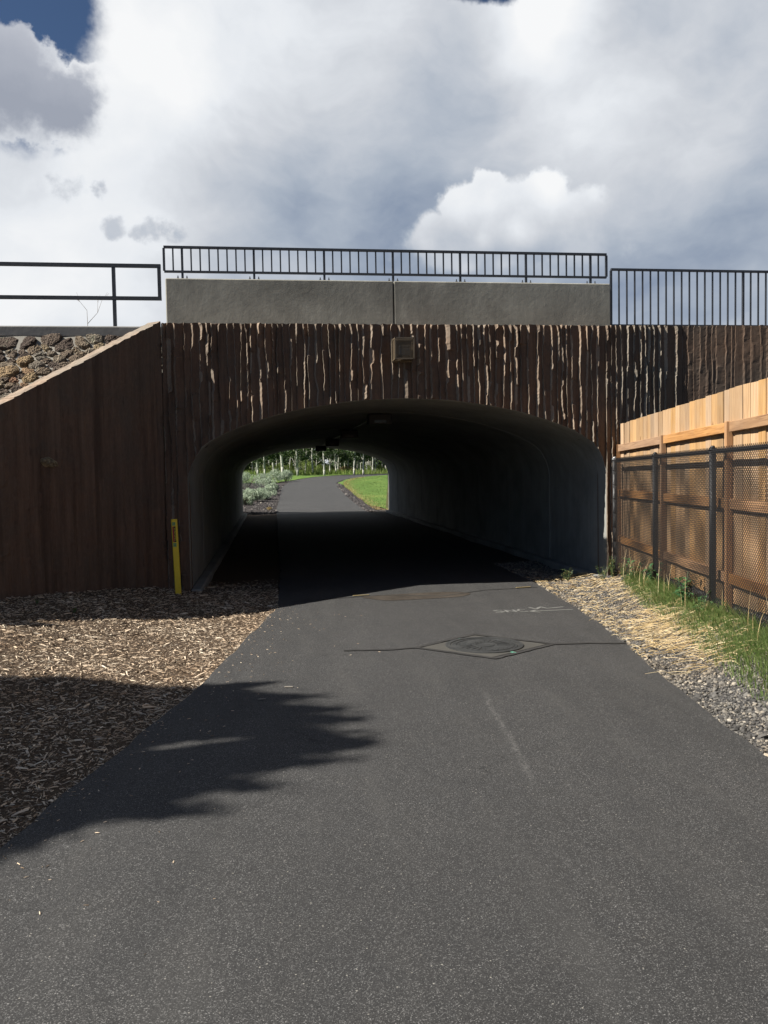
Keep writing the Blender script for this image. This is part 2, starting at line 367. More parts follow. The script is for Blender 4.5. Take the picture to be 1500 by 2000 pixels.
def m_wood(name, base, dark, grey=0.25, red=False):
    m, t, b = mat(name, 0.75, 0.25); o = objc(t); r = objrnd(t)
    comb = t.new('ShaderNodeCombineXYZ')
    for i in range(3): t.link(t.math('MULTIPLY', r, (31.0, 57.0, 13.0)[i]), comb.inputs[i])
    v = t.vmath('ADD', o, comb.outputs[0])
    gr = t.noise(t.mapping(v, (1, 1, 0.06)), 42, 5, 0.55, 1.2)
    rings = t.new('ShaderNodeTexWave'); rings.wave_type = 'BANDS'; rings.bands_direction = 'X'
    rings.inputs['Scale'].default_value = 9; rings.inputs['Distortion'].default_value = 9; rings.inputs['Detail'].default_value = 2
    t.link(t.mapping(v, (1, 1, 0.10)), rings.inputs['Vector'])
    c = t.ramp(gr, [(0.25, dark), (0.5, base), (0.8, tuple(min(1, x*1.25) for x in base))])
    c = t.mix(t.math('MULTIPLY', rings.outputs['Fac'], 0.45), c, tuple((a+d)/2*0.8 for a, d in zip(base, dark)))
    hv = t.new('ShaderNodeHueSaturation'); t.link(c, hv.inputs['Color'])
    t.link(t.map(r, 0, 1, 0.72, 1.22), hv.inputs['Value']); t.link(t.map(t.math('FRACT', t.math('MULTIPLY', r, 7.3)), 0, 1, 0.80, 1.12), hv.inputs['Saturation'])
    c = hv.outputs[0]
    p = pos(t); bl = t.noise(p, 3, 5, 0.6)
    c = t.mix(t.map(bl, 0.45, 0.75, 0, grey), c, (0.30, 0.25, 0.20))
    if red: sz_ = t.new('ShaderNodeSeparateXYZ'); t.link(p, sz_.inputs[0]); c = t.mix(t.map(t.math('ADD', sz_.outputs[2], t.math('MULTIPLY', bl, 0.5)), 1.9, 1.2, 0, 0.7), c, t.mix(1.0, c, (0.95, 0.86, 0.74), 'MULTIPLY'))
    kn = t.voro(t.mapping(v, (1, 1, 0.5)), 5.0)
    c = t.mix(t.map(kn, 0.10, 0.05, 0, 0.8), c, tuple(x*0.5 for x in dark))
    t.link(c, b.inputs['Base Color'])
    bump(t, b, gr, 0.4, 0.003)
    return m
M_cedar = m_wood('cedar_picket_wood', (0.42, 0.265, 0.13), (0.29, 0.155, 0.065), 0.3, True)
M_rail_wood = m_wood('stained_rail_wood', (0.38, 0.205, 0.085), (0.20, 0.085, 0.03), 0.15, True)

def m_island(name, stops, rough=0.85, spec=0.2, trans=0.0, patch=None, bmp=0):
    m, t, b = mat(name, rough, spec); r = island(t)
    c = t.ramp(r, stops)
    if patch:
        p = pos(t); n = t.noise(p, patch[0], 4, 0.6)
        c = t.mix(t.map(n, 0.4, 0.65, 0, patch[2]), c, t.mix(1.0, c, patch[1], 'MULTIPLY'))
    t.link(c, b.inputs['Base Color'])
    if bmp: bump(t, b, t.noise(pos(t), 160, 3, 0.6), 0.6, bmp)
    if trans:
        tr = t.new('ShaderNodeBsdfTranslucent'); t.link(c, tr.inputs['Color'])
        mx = t.new('ShaderNodeMixShader'); mx.inputs[0].default_value = trans
        o = [n for n in t.n if n.type == 'OUTPUT_MATERIAL'][0]
        t.link(b.outputs[0], mx.inputs[1]); t.link(tr.outputs[0], mx.inputs[2]); t.link(mx.outputs[0], o.inputs['Surface'])
    return m
M_chip = m_island('wood_chip_mulch', [(0, (0.075, 0.052, 0.034)), (0.25, (0.17, 0.125, 0.082)), (0.5, (0.47, 0.365, 0.26)), (0.85, (0.66, 0.54, 0.40)), (1, (0.74, 0.66, 0.52))], patch=(1.4, (0.62, 0.50, 0.40), 0.55))
M_stone_chip = m_island('crushed_gravel', [(0, (0.036, 0.035, 0.034)), (0.4, (0.092, 0.088, 0.082)), (0.75, (0.165, 0.155, 0.138)), (0.93, (0.24, 0.21, 0.17)), (1, (0.34, 0.31, 0.26))], patch=(1.1, (1.2, 1.05, 0.85), 0.6), bmp=0.002)
M_cinder = m_island('dark_cinder_gravel', [(0, (0.030, 0.028, 0.029)), (0.7, (0.070, 0.064, 0.062)), (0.95, (0.11, 0.095, 0.09)), (1, (0.30, 0.27, 0.23))], bmp=0.002)
M_straw = m_island('dry_straw', [(0, (0.20, 0.13, 0.055)), (0.3, (0.36, 0.25, 0.11)), (0.7, (0.52, 0.385, 0.19)), (1, (0.64, 0.53, 0.33))], 0.6, 0.3)
M_grass = m_island('verge_grass', [(0, (0.10, 0.17, 0.04)), (0.45, (0.21, 0.30, 0.09)), (0.85, (0.34, 0.43, 0.17)), (0.95, (0.26, 0.27, 0.11)), (1, (0.42, 0.37, 0.18))], 0.55, 0.3, 0.42)
M_weed = m_island('weed_leaf', [(0, (0.030, 0.085, 0.030)), (0.6, (0.06, 0.14, 0.05)), (1, (0.11, 0.19, 0.07))], 0.5, 0.3, 0.25)
M_weeddry = m_island('half_dry_weed', [(0, (0.09, 0.13, 0.04)), (0.5, (0.17, 0.19, 0.07)), (1, (0.36, 0.29, 0.13))], 0.6, 0.3, 0.25)
M_aspenleaf = m_island('aspen_leaf', [(0, (0.018, 0.040, 0.010)), (0.5, (0.036, 0.070, 0.018)), (0.85, (0.075, 0.120, 0.034)), (1, (0.15, 0.19, 0.07))], 0.5, 0.35, 0.25)
M_bushleaf = m_island('bush_leaf', [(0, (0.09, 0.15, 0.03)), (0.6, (0.17, 0.24, 0.05)), (1, (0.28, 0.33, 0.09))], 0.6, 0.3, 0.3)
M_drybush = m_island('dry_tall_grass', [(0, (0.20, 0.15, 0.06)), (0.6, (0.34, 0.26, 0.11)), (1, (0.45, 0.36, 0.18))], 0.7, 0.2, 0.2)
M_sage = m_island('silver_sage_leaf', [(0, (0.20, 0.26, 0.17)), (0.5, (0.33, 0.40, 0.28)), (1, (0.48, 0.54, 0.41))], 0.7, 0.2, 0.15)
M_conifer = m_island('conifer_needles', [(0, (0.02, 0.045, 0.02)), (1, (0.06, 0.10, 0.035))], 0.6, 0.2)
M_lawngrass = m_island('lawn_grass_blades', [(0, (0.045, 0.085, 0.018)), (0.6, (0.08, 0.13, 0.03)), (1, (0.17, 0.19, 0.06))], 0.6, 0.25, 0.3, patch=(0.6, (1.5, 1.15, 0.8), 0.5))

def m_bark():
    m, t, b = mat('white_aspen_bark', 0.75, 0.25); o = objc(t)
    n = t.noise(t.mapping(o, (3, 3, 9)), 1.6, 4, 0.7); c = t.ramp(n, [(0.0, (0.03, 0.03, 0.028)), (0.40, (0.07, 0.065, 0.06)), (0.46, (0.40, 0.40, 0.34)), (1, (0.55, 0.54, 0.47))])
    t.link(c, b.inputs['Base Color']); return m
M_bark = m_bark()
M_twig = m_plain('bare_twig', (0.22, 0.17, 0.12), 0.8)
def m_stone():
    m, t, b = mat('pitted_basalt_stone', 0.9, 0.25); o = pos(t); r = objrnd(t)
    n = t.noise(o, 22, 6, 0.65); base = t.ramp(r, [(0, (0.085, 0.062, 0.048)), (0.3, (0.15, 0.115, 0.085)), (0.55, (0.23, 0.175, 0.115)), (0.75, (0.20, 0.18, 0.145)), (0.9, (0.32, 0.24, 0.13)), (1, (0.26, 0.14, 0.085))])
    c = t.mix(t.map(n, 0.35, 0.62), t.mix(1.0, base, (0.45, 0.42, 0.42), 'MULTIPLY'), base)
    v = t.voro(o, 55); c = t.mix(t.map(v, 0.28, 0.10, 0, 0.85), c, (0.015, 0.012, 0.01))
    l = t.noise(o, 6, 4, 0.6); c = t.mix(t.map(l, 0.60, 0.72, 0, 0.45), c, (0.24, 0.25, 0.17))
    t.link(c, b.inputs['Base Color']); bump(t, b, t.math('ADD', n, t.math('MULTIPLY', v, 0.9)), 1.0, 0.025); return m
M_stone = m_stone()
M_mortar = m_concrete('grey_mortar', (0.22, 0.205, 0.175), 0.7)

# ------------------------------------------------------------------ terrain
PL = np.array([(-60, -15), (-20, -5.6), (-10.5, -3.55), (-6.9, -2.75), (-4.6, -2.2), (-1.1, -1.61), (2, -1.55), (24, -1.45), (30.8, -1.27), (41.3, -1.0), (51.9, -0.3), (58, 0.7), (64.6, 2.4), (72, 5.2), (78.5, 9.5), (86, 20), (92, 40)], float)
PR = np.array([(-60, -10.5), (-20, -1.9), (-10.5, 0.0), (-6.57, 0.8), (-4.96, 1.04), (-3.38, 1.33), (-2.1, 1.5), (0.2, 1.72), (3, 1.8), (22.5, 1.9), (30.3, 2.1), (40.9, 2.35), (47.4, 2.8), (52.4, 3.6), (57, 4.5), (61, 5.8), (67, 8.6), (73, 13.5), (80, 25), (85, 42)], float)
def xl(y): return np.interp(y, PL[:, 0], PL[:, 1])
def xr(y): return np.interp(y, PR[:, 0], PR[:, 1])
ZP = np.array([(-400, 0), (22.5, 0), (30.5, 0.20), (41, 0.60), (51, 0.85), (64, 1.10), (80, 1.30), (130, 1.5), (600, 1.5)], float)
def sm(x): x = np.clip(x, 0, 1); return x*x*(3-2*x)
def zbase(y): return np.interp(y, ZP[:, 0], ZP[:, 1])
def gz(x, y):
    x = np.asarray(x, float); y = np.asarray(y, float); z = zbase(y)
    dl = xl(y)-x; dr = x-xr(y)
    near = sm((1.2-y)/1.2)
    zl = 0.30*sm((dl-0.1)/2.7)+0.05*sm((dl-2.5)/2.0)
    zr = 0.30*sm((dr-0.1)/1.15)*(0.42+0.58*sm((-0.2-y)/1.4)) + 0.0*dr
    bumps = 0.018*np.sin(3.1*x+1.3*y)*np.sin(2.3*y-0.7*x)+0.010*np.sin(7.3*x+2)*np.sin(6.1*y)
    off = np.where(dl > 0, dl, np.where(dr > 0, dr, 0)); o_ = sm(off/0.8)
    z = z+near*(np.where(dl > 0, zl, 0)+np.where(dr > 0, zr, 0))+bumps*o_*0.9
    return z
def gpt(x, y, dz=0.0): return (x, y, float(gz(x, y))+dz)

def grid_sheet(name, xs, ys, zf, mats, keep=None):
    X, Y = np.meshgrid(xs, ys); Z = zf(X, Y); nx, ny = len(xs), len(ys)
    V = np.stack([X.ravel(), Y.ravel(), Z.ravel()], 1)
    i = np.arange(ny-1)[:, None]*nx+np.arange(nx-1)[None, :]
    F = np.stack([i, i+1, i+nx+1, i+nx], -1).reshape(-1, 4)
    if keep is not None:
        cx = V[F].mean(1); F = F[keep(cx[:, 0], cx[:, 1])]
    return mesh_np(name, V, F, mats, smooth=True)
def m_ground():
    m, t, b = mat('bare_soil', 0.95, 0.15); p = pos(t)
    s = t.new('ShaderNodeSeparateXYZ'); t.link(p, s.inputs[0])
    n = t.noise(p, 2, 6, 0.6); f = t.noise(p, 70, 4, 0.7)
    soil = t.ramp(f, [(0.3, (0.035, 0.024, 0.016)), (0.6, (0.095, 0.068, 0.046)), (0.8, (0.16, 0.12, 0.085))])
    grv = t.ramp(t.voro(p, 45, 'Distance'), [(0.0, (0.13, 0.125, 0.12)), (0.5, (0.07, 0.067, 0.065)), (0.9, (0.025, 0.024, 0.023))])
    mask = t.map(s.outputs[0], -0.5, 0.5)
    c = t.mix(mask, soil, grv)
    far = t.map(s.outputs[1], 20.0, 22.0); dk = t.ramp(f, [(0.35, (0.025, 0.022, 0.022)), (0.7, (0.075, 0.065, 0.06))])
    c = t.mix(far, c, dk)
    gr = t.ramp(f, [(0.35, (0.07, 0.11, 0.02)), (0.7, (0.13, 0.17, 0.045))])
    c = t.mix(t.map(t.math('ADD', s.outputs[1], t.math('MULTIPLY', n, 6)), 88, 96), c, gr)
    t.link(c, b.inputs['Base Color']); bump(t, b, f, 0.8, 0.02); return m
M_ground = m_ground()
def rng(*segs):
    o = []
    for a, b, s in segs: o += list(np.arange(a, b-1e-6, s))
    o.append(segs[-1][1]); return np.array(o)
gx = rng((-500, -100, 100), (-100, -20, 10), (-20, -8, 1.5), (-8, 4.5, 0.12), (4.5, 20, 1.5), (20, 100, 10), (100, 500, 100))
gy = rng((-500, -100, 100), (-100, -20, 10), (-20, -9, 0.6), (-9, 3, 0.12), (3, 21, 0.8), (21, 60, 0.8), (60, 100, 2), (100, 200, 20), (200, 500, 100))
def zground(x, y):
    z = gz(x, y); inside = (x > xl(y)+0.12) & (x < xr(y)-0.12)
    return z-np.where(inside, 0.06, 0.0)
ground = grid_sheet('ground', gx, gy, zground, M_ground); tag(ground, kind='structure', label='bare soil and gravel ground on both sides of the path')

def strip(name, y0, y1, n, lf, rf, nx, dz, m, zf=None, seed=0):
    ys = np.linspace(y0, y1, n); V = []
    for y in ys:
        a, b = lf(y), rf(y)
        for i in range(nx):
            x = a+(b-a)*i/(nx-1)
            e = 1.0 if 0 < i < nx-1 else 0.0
            V.append((x, y, float(zbase(y))+dz+0.012*e*math.sin(math.pi*i/(nx-1))))
    F = np.array([(r*nx+i, r*nx+i+1, (r+1)*nx+i+1, (r+1)*nx+i) for r in range(n-1) for i in range(nx-1)])
    return np.array(V), F
def edge_noise(y, k): return 0.007*math.sin(y*5.3+k)+0.006*math.sin(y*13.1+2*k)+0.006*math.sin(y*31+3*k)
YS = 700
V, F = strip('p', -30, 86, YS, lambda y: xl(y)+edge_noise(y, 1), lambda y: xr(y)+edge_noise(y, 4), 9, 0.022, A_path)
# skirt down the edges so that the slab has thickness
nx = 9; base = len(V)
skl = V[0::nx].copy(); tl_ = skl.copy(); skl[:, 2] -= 0.12; skl[:, 0] -= 0.02
skr = V[nx-1::nx].copy(); tr_ = skr.copy(); skr[:, 2] -= 0.12; skr[:, 0] += 0.02
V = np.vstack([V, skl, skr, tl_, tr_]); F2 = []
for r in range(YS-1):
    a2 = base+2*YS; F2.append((base+r, a2+r, a2+r+1, base+r+1)); F2.append((a2+YS+r, base+YS+r, base+YS+r+1, a2+YS+r+1))
path = mesh_np('path', V, np.vstack([F, np.array(F2)]), A_path, smooth=True)
tag(path, kind='structure', label='dark asphalt path running through the tunnel and bending right beyond it')
def zpath(x, y): 
    a, b = float(xl(y)), float(xr(y)); u = min(max((x-a)/(b-a), 0), 1)
    return float(zbase(y))+0.022+0.012*math.sin(math.pi*u)
def flat_poly(name, pts, m, dz=0.004, parent=None, wob=0.0):
    P = [(x, y, zpath(x, y)+dz) for x, y in pts]; c = np.mean(P, 0)
    V = [tuple(c)]+P; n = len(P)
    V[0] = (c[0], c[1], zpath(c[0], c[1])+dz)
    return mesh_np(name, V, [(0, 1+i, 1+(i+1) % n) for i in range(n)], m, parent)
def ribbon(name, pts, wd, m, dz=0.004, seed=1, parent=None):
    rr = random.Random(seed); V = []; res = []
    for (a, b) in zip(pts[:-1], pts[1:]):
        L = math.dist(a, b); k = max(2, int(L/0.05))
        for i in range(k): res.append((a[0]+(b[0]-a[0])*i/k, a[1]+(b[1]-a[1])*i/k))
    res.append(pts[-1]); n = len(res)
    for i, (x, y) in enumerate(res):
        a = res[max(0, i-1)]; b = res[min(n-1, i+1)]; dx, dy = b[0]-a[0], b[1]-a[1]; L = math.hypot(dx, dy) or 1
        w1 = wd/2*rr.uniform(0.7, 1.3); w2 = wd/2*rr.uniform(0.7, 1.3)
        for s, w_ in ((1, w1), (-1, w2)):
            px, py = x-dy/L*w_*s, y+dx/L*w_*s
            V.append((px, py, zpath(px, py)+dz))
    F = [(2*i+1, 2*i+3, 2*i+2, 2*i) for i in range(n-1)]
    return mesh_np(name, V, F, m, parent)

# ------------------------------------------------------------------ tunnel lining
ARCH = np.array([(0, 2.41), (0.6, 2.385), (1.2, 2.30), (1.6, 2.21), (2.0, 2.08), (2.2, 2.00), (2.36, 1.915), (2.48, 1.83), (2.57, 1.72), (2.635, 1.58), (2.665, 1.45), (2.672, 1.30), (2.672, 0.6), (2.672, -0.25)], float)
def arch_pts():
    L = [(-x, z) for x, z in ARCH[::-1]]; return L+[(x, z) for x, z in ARCH[1:]]
def arch_z(x):
    x = abs(x)
    a = ARCH[:12]; return float(np.interp(x, a[:, 0], a[:, 1]))
AP = arch_pts()
def smooth_arch(pts, n=3):
    P = np.array(pts)
    for _ in range(n-1):
        Q = [P[0]]
        for a, b in zip(P[:-1], P[1:]): Q += [0.75*a+0.25*b, 0.25*a+0.75*b]
        Q.append(P[-1]); P = np.array(Q)
    return P
AS = smooth_arch(AP, 3)
tunnel = empty('tunnel', (0, 0, 0)); tag(tunnel, 'grey precast concrete arch tunnel carrying the path under the road', 'tunnel')
NSEG = 9; L_T = 20.5
for k in range(NSEG):
    y0 = 0.003+k*(L_T/NSEG)+(0.004 if k else 0); y1 = 0.003+(k+1)*(L_T/NSEG)-0.004
    off = R_.uniform(-0.004, 0.004)*(k > 0)
    ys = [y0, y0+0.012, y1-0.012, y1]; V = []; n = len(AS)
    c = np.array([0, 1.2])
    rings = [(y0, 0.014), (y0+0.018, 0.0)]+[(y0+(y1-y0)*q/6, 0.0) for q in range(1, 6)]+[(y1-0.018, 0.0), (y1, 0.014), (y1, 0.20), (y0, 0.20)]
    for (y, o) in rings:
        for (x, z) in AS:
            d = np.array([x, z*1.2])-c; d = d/np.linalg.norm(d)
            if abs(x) > 2.5 and z < 1.4: d = np.array([math.copysign(1, x), 0])
            V.append((x+d[0]*(o+off), y, z+d[1]*(o+off)))
    nr = len(rings)
    F = [(r*n+i, ((r+1) % nr)*n+i, ((r+1) % nr)*n+i+1, r*n+i+1) for r in range(nr) for i in range(n-1)]
    mesh_np('arch_segment', V, np.array(F), M_lining, tunnel, smooth=False)
# footing strips along both walls
for s in (-1, 1):
    b = MB(); b.box((s*2.60, 10.2, 0.03), (0.14, 20.3, 0.12), bev=0.02)
    b.build('footing', M_lining, tunnel)

# ------------------------------------------------------------------ board-marked brown concrete walls
def rib_depths(zs, rr, hmin, hmax):
    h = np.zeros_like(zs); z = zs[0]-0.1; cur = rr.uniform(hmin, hmax); i = 0
    brk = []
    while z < zs[-1]+0.5:
        L = rr.choice([0.07, 0.11, 0.16, 0.25, 0.35, 0.55])*rr.uniform(0.7, 1.3); brk.append((z, z+L, rr.uniform(hmin, hmax), rr.uniform(-0.014, 0.014), rr.choice([0.6, 0.8, 1.0, 1.3, 2.2]))); z += L
    off = np.zeros_like(zs); wd = np.ones_like(zs)
    for (a, b, hh, o, w_) in brk:
        m = (zs >= a) & (zs < b); 
        tt = np.clip((zs[m]-a)/(b-a), 0, 1)
        shape = np.clip(0.86+np.minimum(tt, 1-tt)*1.2, 0.0, 1.0)
        h[m] = hh*shape; off[m] = o; wd[m] = w_
    return h, off, wd
def rib_panel(name, p0, d, nrm, length, zb, zt, seed, parent, spacing=(0.056, 0.100), h=(0.011, 0.046), facing=1, dz=0.02, thick=0.30, flat_ends=(True, True), wide=0.14, capslope=True, sunlit_flank=True):
    rr = random.Random(seed); d = np.array(d, float); nrm = np.array(nrm, float)
    edges = [0.0]
    while edges[-1] < length-0.16: edges.append(edges[-1]+rr.uniform(*spacing)*(rr.uniform(1.2, 1.5) if rr.random() < wide else 1))
    edges.append(length)
    ztmax = max(zt(0), zt(length)); zbmin = min(zb(s) for s in edges)
    zs = np.arange(zbmin, ztmax+dz, dz)
    cols = []     # (s array over zs, depth array over zs)
    def walk(amp):
        n = len(zs); a = np.cumsum(np.array([rr.gauss(0, 1) for _ in range(n)])); k = 5
        a = np.convolve(a, np.ones(k)/k, 'same'); a -= np.linspace(a[0], a[-1], n); a = a/(np.abs(a).max()+1e-6)*amp
        return a+np.array([rr.gauss(0, amp*0.12) for _ in range(n)])
    for k in range(len(edges)-1):
        a, b = edges[k], edges[k+1]; wd = b-a
        hh, off, wf = rib_depths(zs, rr, *h)
        w0 = walk(0.017); w1 = walk(0.012)
        lead = rr.uniform(0.09, 0.19)*wd*wf
        if rr.random() < 0.12: lead = lead*1.8
        g0 = np.array([rr.gauss(0.0, 0.0012) for _ in zs])
        if facing > 0:
            sg = a+w0; sm_ = sg+lead*0.5; sp = sg+lead; sr = sp+(b-sp)*0.5
        else:
            sg = a+w0; sr = a+w0+(wd-lead)*0.5; sp = b-lead+w1*0.5; sm_ = sp+lead*0.5
        ds = [(sg, g0+0.0), (sm_, hh*0.5+np.array([rr.gauss(0, 0.0025) for _ in zs])), (sp+off, hh), (sr, hh*rr.uniform(0.32, 0.5)+np.convolve(np.array([rr.gauss(0, 0.0018) for _ in zs]), np.ones(5)/5, 'same'))]
        if facing < 0: ds = [ds[0], ds[3], ds[2], ds[1]]
        if k == 0 and flat_ends[0]: ds[0] = (np.full_like(zs, a), np.zeros_like(zs))
        cols += ds
    cols.append((np.full_like(zs, length), np.zeros_like(zs)))
    # keep columns in order
    S = np.array([c[0] for c in cols]); D = np.array([c[1] for c in cols])
    S = np.clip(S, 0, length)
    S = np.maximum.accumulate(S, axis=0)
    nr = len(zs); rows = np.linspace(0, 1, nr); V = np.zeros((len(cols), nr, 3))
    for i in range(len(cols)):
        sc_ = float(np.mean(S[i])); b_, t_ = zb(sc_), zt(sc_)
        zz = b_+(t_-b_)*rows
        s_i = np.interp(zz, zs, S[i]); d_i = np.interp(zz, zs, D[i])
        if facing: d_i = d_i
        V[i, :, 0] = p0[0]+d[0]*s_i+nrm[0]*d_i; V[i, :, 1] = p0[1]+d[1]*s_i+nrm[1]*d_i; V[i, :, 2] = zz
        if capslope: V[i, -1, 2] = zt(float(s_i[-1]))+rr.uniform(-0.010, 0.004)
    nc = len(cols); VV = V.reshape(-1, 3)
    i = np.arange(nc-1)[:, None]*nr+np.arange(nr-1)[None, :]
    F = np.stack([i, i+nr, i+nr+1, i+1], -1).reshape(-1, 4)
    # wall top (cap) and back
    bk = V[:, -1, :].copy()
    base = len(VV)
    dd = np.array([p0[0], p0[1]]); ss = ((bk[:, :2]-dd) @ d)
    bk[:, 0] = p0[0]+d[0]*ss-nrm[0]*thick; bk[:, 1] = p0[1]+d[1]*ss-nrm[1]*thick
    bb = bk.copy(); bb[:, 2] = VV[np.arange(nc)*nr, 2]
    VV = np.vstack([VV, bk, bb]); top = np.arange(nc-1)*nr+nr-1
    F3 = np.stack([top, top+nr, base+np.arange(nc-1)+1, base+np.arange(nc-1)], -1)
    F4 = np.stack([base+np.arange(nc-1), base+np.arange(nc-1)+1, base+nc+np.arange(nc-1)+1, base+nc+np.arange(nc-1)], -1)
    F = np.vstack([F, F3, F4])
    if d[0]*nrm[1]-d[1]*nrm[0] > 0: F = F[:, ::-1]
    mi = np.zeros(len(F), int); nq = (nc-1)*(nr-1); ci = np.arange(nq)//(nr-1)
    if facing > 0 and sunlit_flank: mi[:nq] = ((ci % 4) < 2)  # rib flanks turned to the sun take the painted sunlit tone
    mi[nq:nq+nc-1] = 1  # wall tops take the painted sunlit tone as well
    return mesh_np(name, VV, F, [M_form, M_form_sunlit], parent, mi=mi)
ZW = 3.33
def wtop(x): return ZW+0.006*math.sin(x*3)
head = empty('portal_wall', (0, 0, 0)); tag(head, 'brown board-textured concrete wall framing the tunnel mouth', 'wall')
KX = -2.92
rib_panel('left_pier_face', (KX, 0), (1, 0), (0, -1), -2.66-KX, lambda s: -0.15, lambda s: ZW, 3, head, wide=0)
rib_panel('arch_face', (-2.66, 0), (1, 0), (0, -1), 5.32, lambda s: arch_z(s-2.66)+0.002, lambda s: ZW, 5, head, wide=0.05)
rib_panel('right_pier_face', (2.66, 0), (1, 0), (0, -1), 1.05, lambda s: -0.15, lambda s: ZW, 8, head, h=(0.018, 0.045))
wl = empty('wing_wall', (KX, 0, 0)); tag(wl, 'brown concrete wing wall with sloping top, left of the tunnel beside the stones', 'wall')
WS = 0.515; WTH = rad(52); WD = np.array([-math.cos(WTH), -math.sin(WTH)]); WN = np.array([math.sin(WTH), -math.cos(WTH)])
def wtz(t): return ZW+0.015-WS*max(0.0, t-0.02)-0.0
o = rib_panel('board_face', (KX-0.004, -0.0), WD, WN, 5.2, lambda s: -0.15, wtz, 13, None, spacing=(0.09, 0.17), h=(0.004, 0.022), facing=1, thick=0.20, sunlit_flank=False)
o.parent = wl; o.matrix_parent_inverse = Matrix.Translation((-KX, 0, 0))
wr = empty('wing_wall', (3.71, 0, 0)); tag(wr, 'greyish brown board-textured concrete wall behind the wooden fence', 'wall')
a7 = rad(9)
o = rib_panel('board_face', (3.712, 0), (math.cos(a7), -math.sin(a7)), (-math.sin(a7), -math.cos(a7)), 8.0, lambda s: -0.15, lambda s: ZW-0.012*s, 21, None, h=(0.004, 0.012), sunlit_flank=False)
o.parent = wr; o.matrix_parent_inverse = Matrix.Translation((-3.71, 0, 0))

# ------------------------------------------------------------------ embankment, road, kerb
def band(name, A, Bp, n, m, kind='structure', label=None):
    V = []; F = []
    for i, (a, b) in enumerate(zip(A, Bp)): V += [a, b]
    for i in range(len(A)-1): F.append((2*i, 2*i+2, 2*i+3, 2*i+1))
    o = mesh_np(name, V, F, m); tag(o, kind=kind, label=label); return o
def m_fill():
    m, t, b = mat('grassy_fill', 0.95, 0.1); n = t.noise(pos(t), 6, 6, 0.7)
    t.link(t.ramp(n, [(0.3, (0.05, 0.06, 0.02)), (0.7, (0.13, 0.12, 0.06))]), b.inputs['Base Color']); bump(t, b, n, 1, 0.1); return m
M_fill = m_fill()
# top of the fill beside the road and the road itself
for (x0, x1) in ((-80, 80),):
    b = MB(); b.box(((x0+x1)/2, 10.2, 3.24), (x1-x0, 18.4, 0.10)); rd = b.build('road', m_asphalt('road_asphalt', 1.2)); tag(rd, kind='structure', label='asphalt road on top of the embankment')
V = [(-80, 20.6, 3.18), (-2.9, 20.6, 3.18), (-2.9, 23.2, 0.0), (-80, 26, 0.0), (2.9, 20.6, 3.18), (80, 20.6, 3.18), (80, 26, 0.0), (2.9, 23.2, 0.0),
     (-80, -4, -0.1), (-8.2, -4.0, -0.1), (-8.2, 0.7, 3.2), (-80, 0.7, 3.2), (-80, 1.2, 3.2), (-3, 1.2, 3.2), (-8.2, 1.2, 3.2), (-2.9, 20.6, 0), (2.9, 20.6, 0), (-2.9, 23.2, -.1), (2.9, 23.2, -.1)]
F = [(0, 1, 2, 3)[::-1], (4, 5, 6, 7)[::-1], (8, 9, 10, 11), (1, 2, 15), (4, 16, 7), (11, 10, 14, 12)]
fill = mesh_np('embankment', V, F, M_fill); tag(fill, kind='structure', label='grassy earth embankment that carries the road')
b = MB(); b.box((0, 20.75, 2.85), (5.9, 0.3, 0.75)); b.box((-2.83, 20.75, 1.2), (0.28, 0.3, 2.6)); b.box((2.83, 20.75, 1.2), (0.28, 0.3, 2.6))
o = b.build('end_wall', M_conc); tag(o, 'plain concrete wall round the far mouth of the tunnel', 'wall')
# fill between wall head and road, under the parapet
b = MB(); b.box((0.75, 0.72, 3.1), (7.1, 0.72, 0.30)); b.box((8.0, 1.3, 3.05), (8.6, 2.6, 0.30)); o = b.build('verge', M_kerb); tag(o, kind='structure', label='concrete verge along the wall head')
# kerb over the stone slope
b = MB(); b.box((-42.9, 0.98, 3.36), (80, 0.30, 0.14), bev=0.015); kerb = b.build('kerb', M_kerb); tag(kerb, kind='structure', label='grey concrete kerb above the stone slope')

# ------------------------------------------------------------------ grouted stone slope
slope = empty('stone_slope', (-5, 0, 2.5)); tag(slope, 'slope of rough dark basalt stones set in grey mortar, above the left wing wall', 'stone slope')
slope.location = (0, 0, 0)
def sl_max(x):
    t = max(0.0, (KX-x)/math.cos(WTH)); y0 = -t*math.sin(WTH)+0.22
    return 0.20+max(0.0, 0.72-y0)/0.81
def sl_w(x, w2):      # w2 metres down the slope from under the kerb
    if w2 < 0.2: return Vector((x, 0.85-0.12*(w2/0.2), 3.31-0.16*(w2/0.2)))
    k = w2-0.2; return Vector((x, 0.73-0.81*k, 3.15-0.585*k))
xs = np.linspace(-8.3, -2.6, 60); V = []; F = []; nv = 16
for x in xs:
    for j in range(nv):
        p = sl_w(float(x), sl_max(x)*j/(nv-1)); V.append((p.x, p.y, p.z+0.012*math.sin(9*x+7*j)))
F = np.array([(i*nv+j, (i+1)*nv+j, (i+1)*nv+j+1, i*nv+j+1) for i in range(len(xs)-1) for j in range(nv-1)])
mesh_np('mortar_bed', V, F, M_mortar, slope, smooth=True)
def clip(poly, px, py, nx_, ny_):
    out = []; n = len(poly)
    for i in range(n):
        a = poly[i]; b = poly[(i+1) % n]
        da = (a[0]-px)*nx_+(a[1]-py)*ny_; db = (b[0]-px)*nx_+(b[1]-py)*ny_
        if da <= 0: out.append(a)
        if (da < 0 < db) or (db < 0 < da): k = da/(da-db); out.append((a[0]+(b[0]-a[0])*k, a[1]+(b[1]-a[1])*k))
    return out
seeds = []
tries = 0
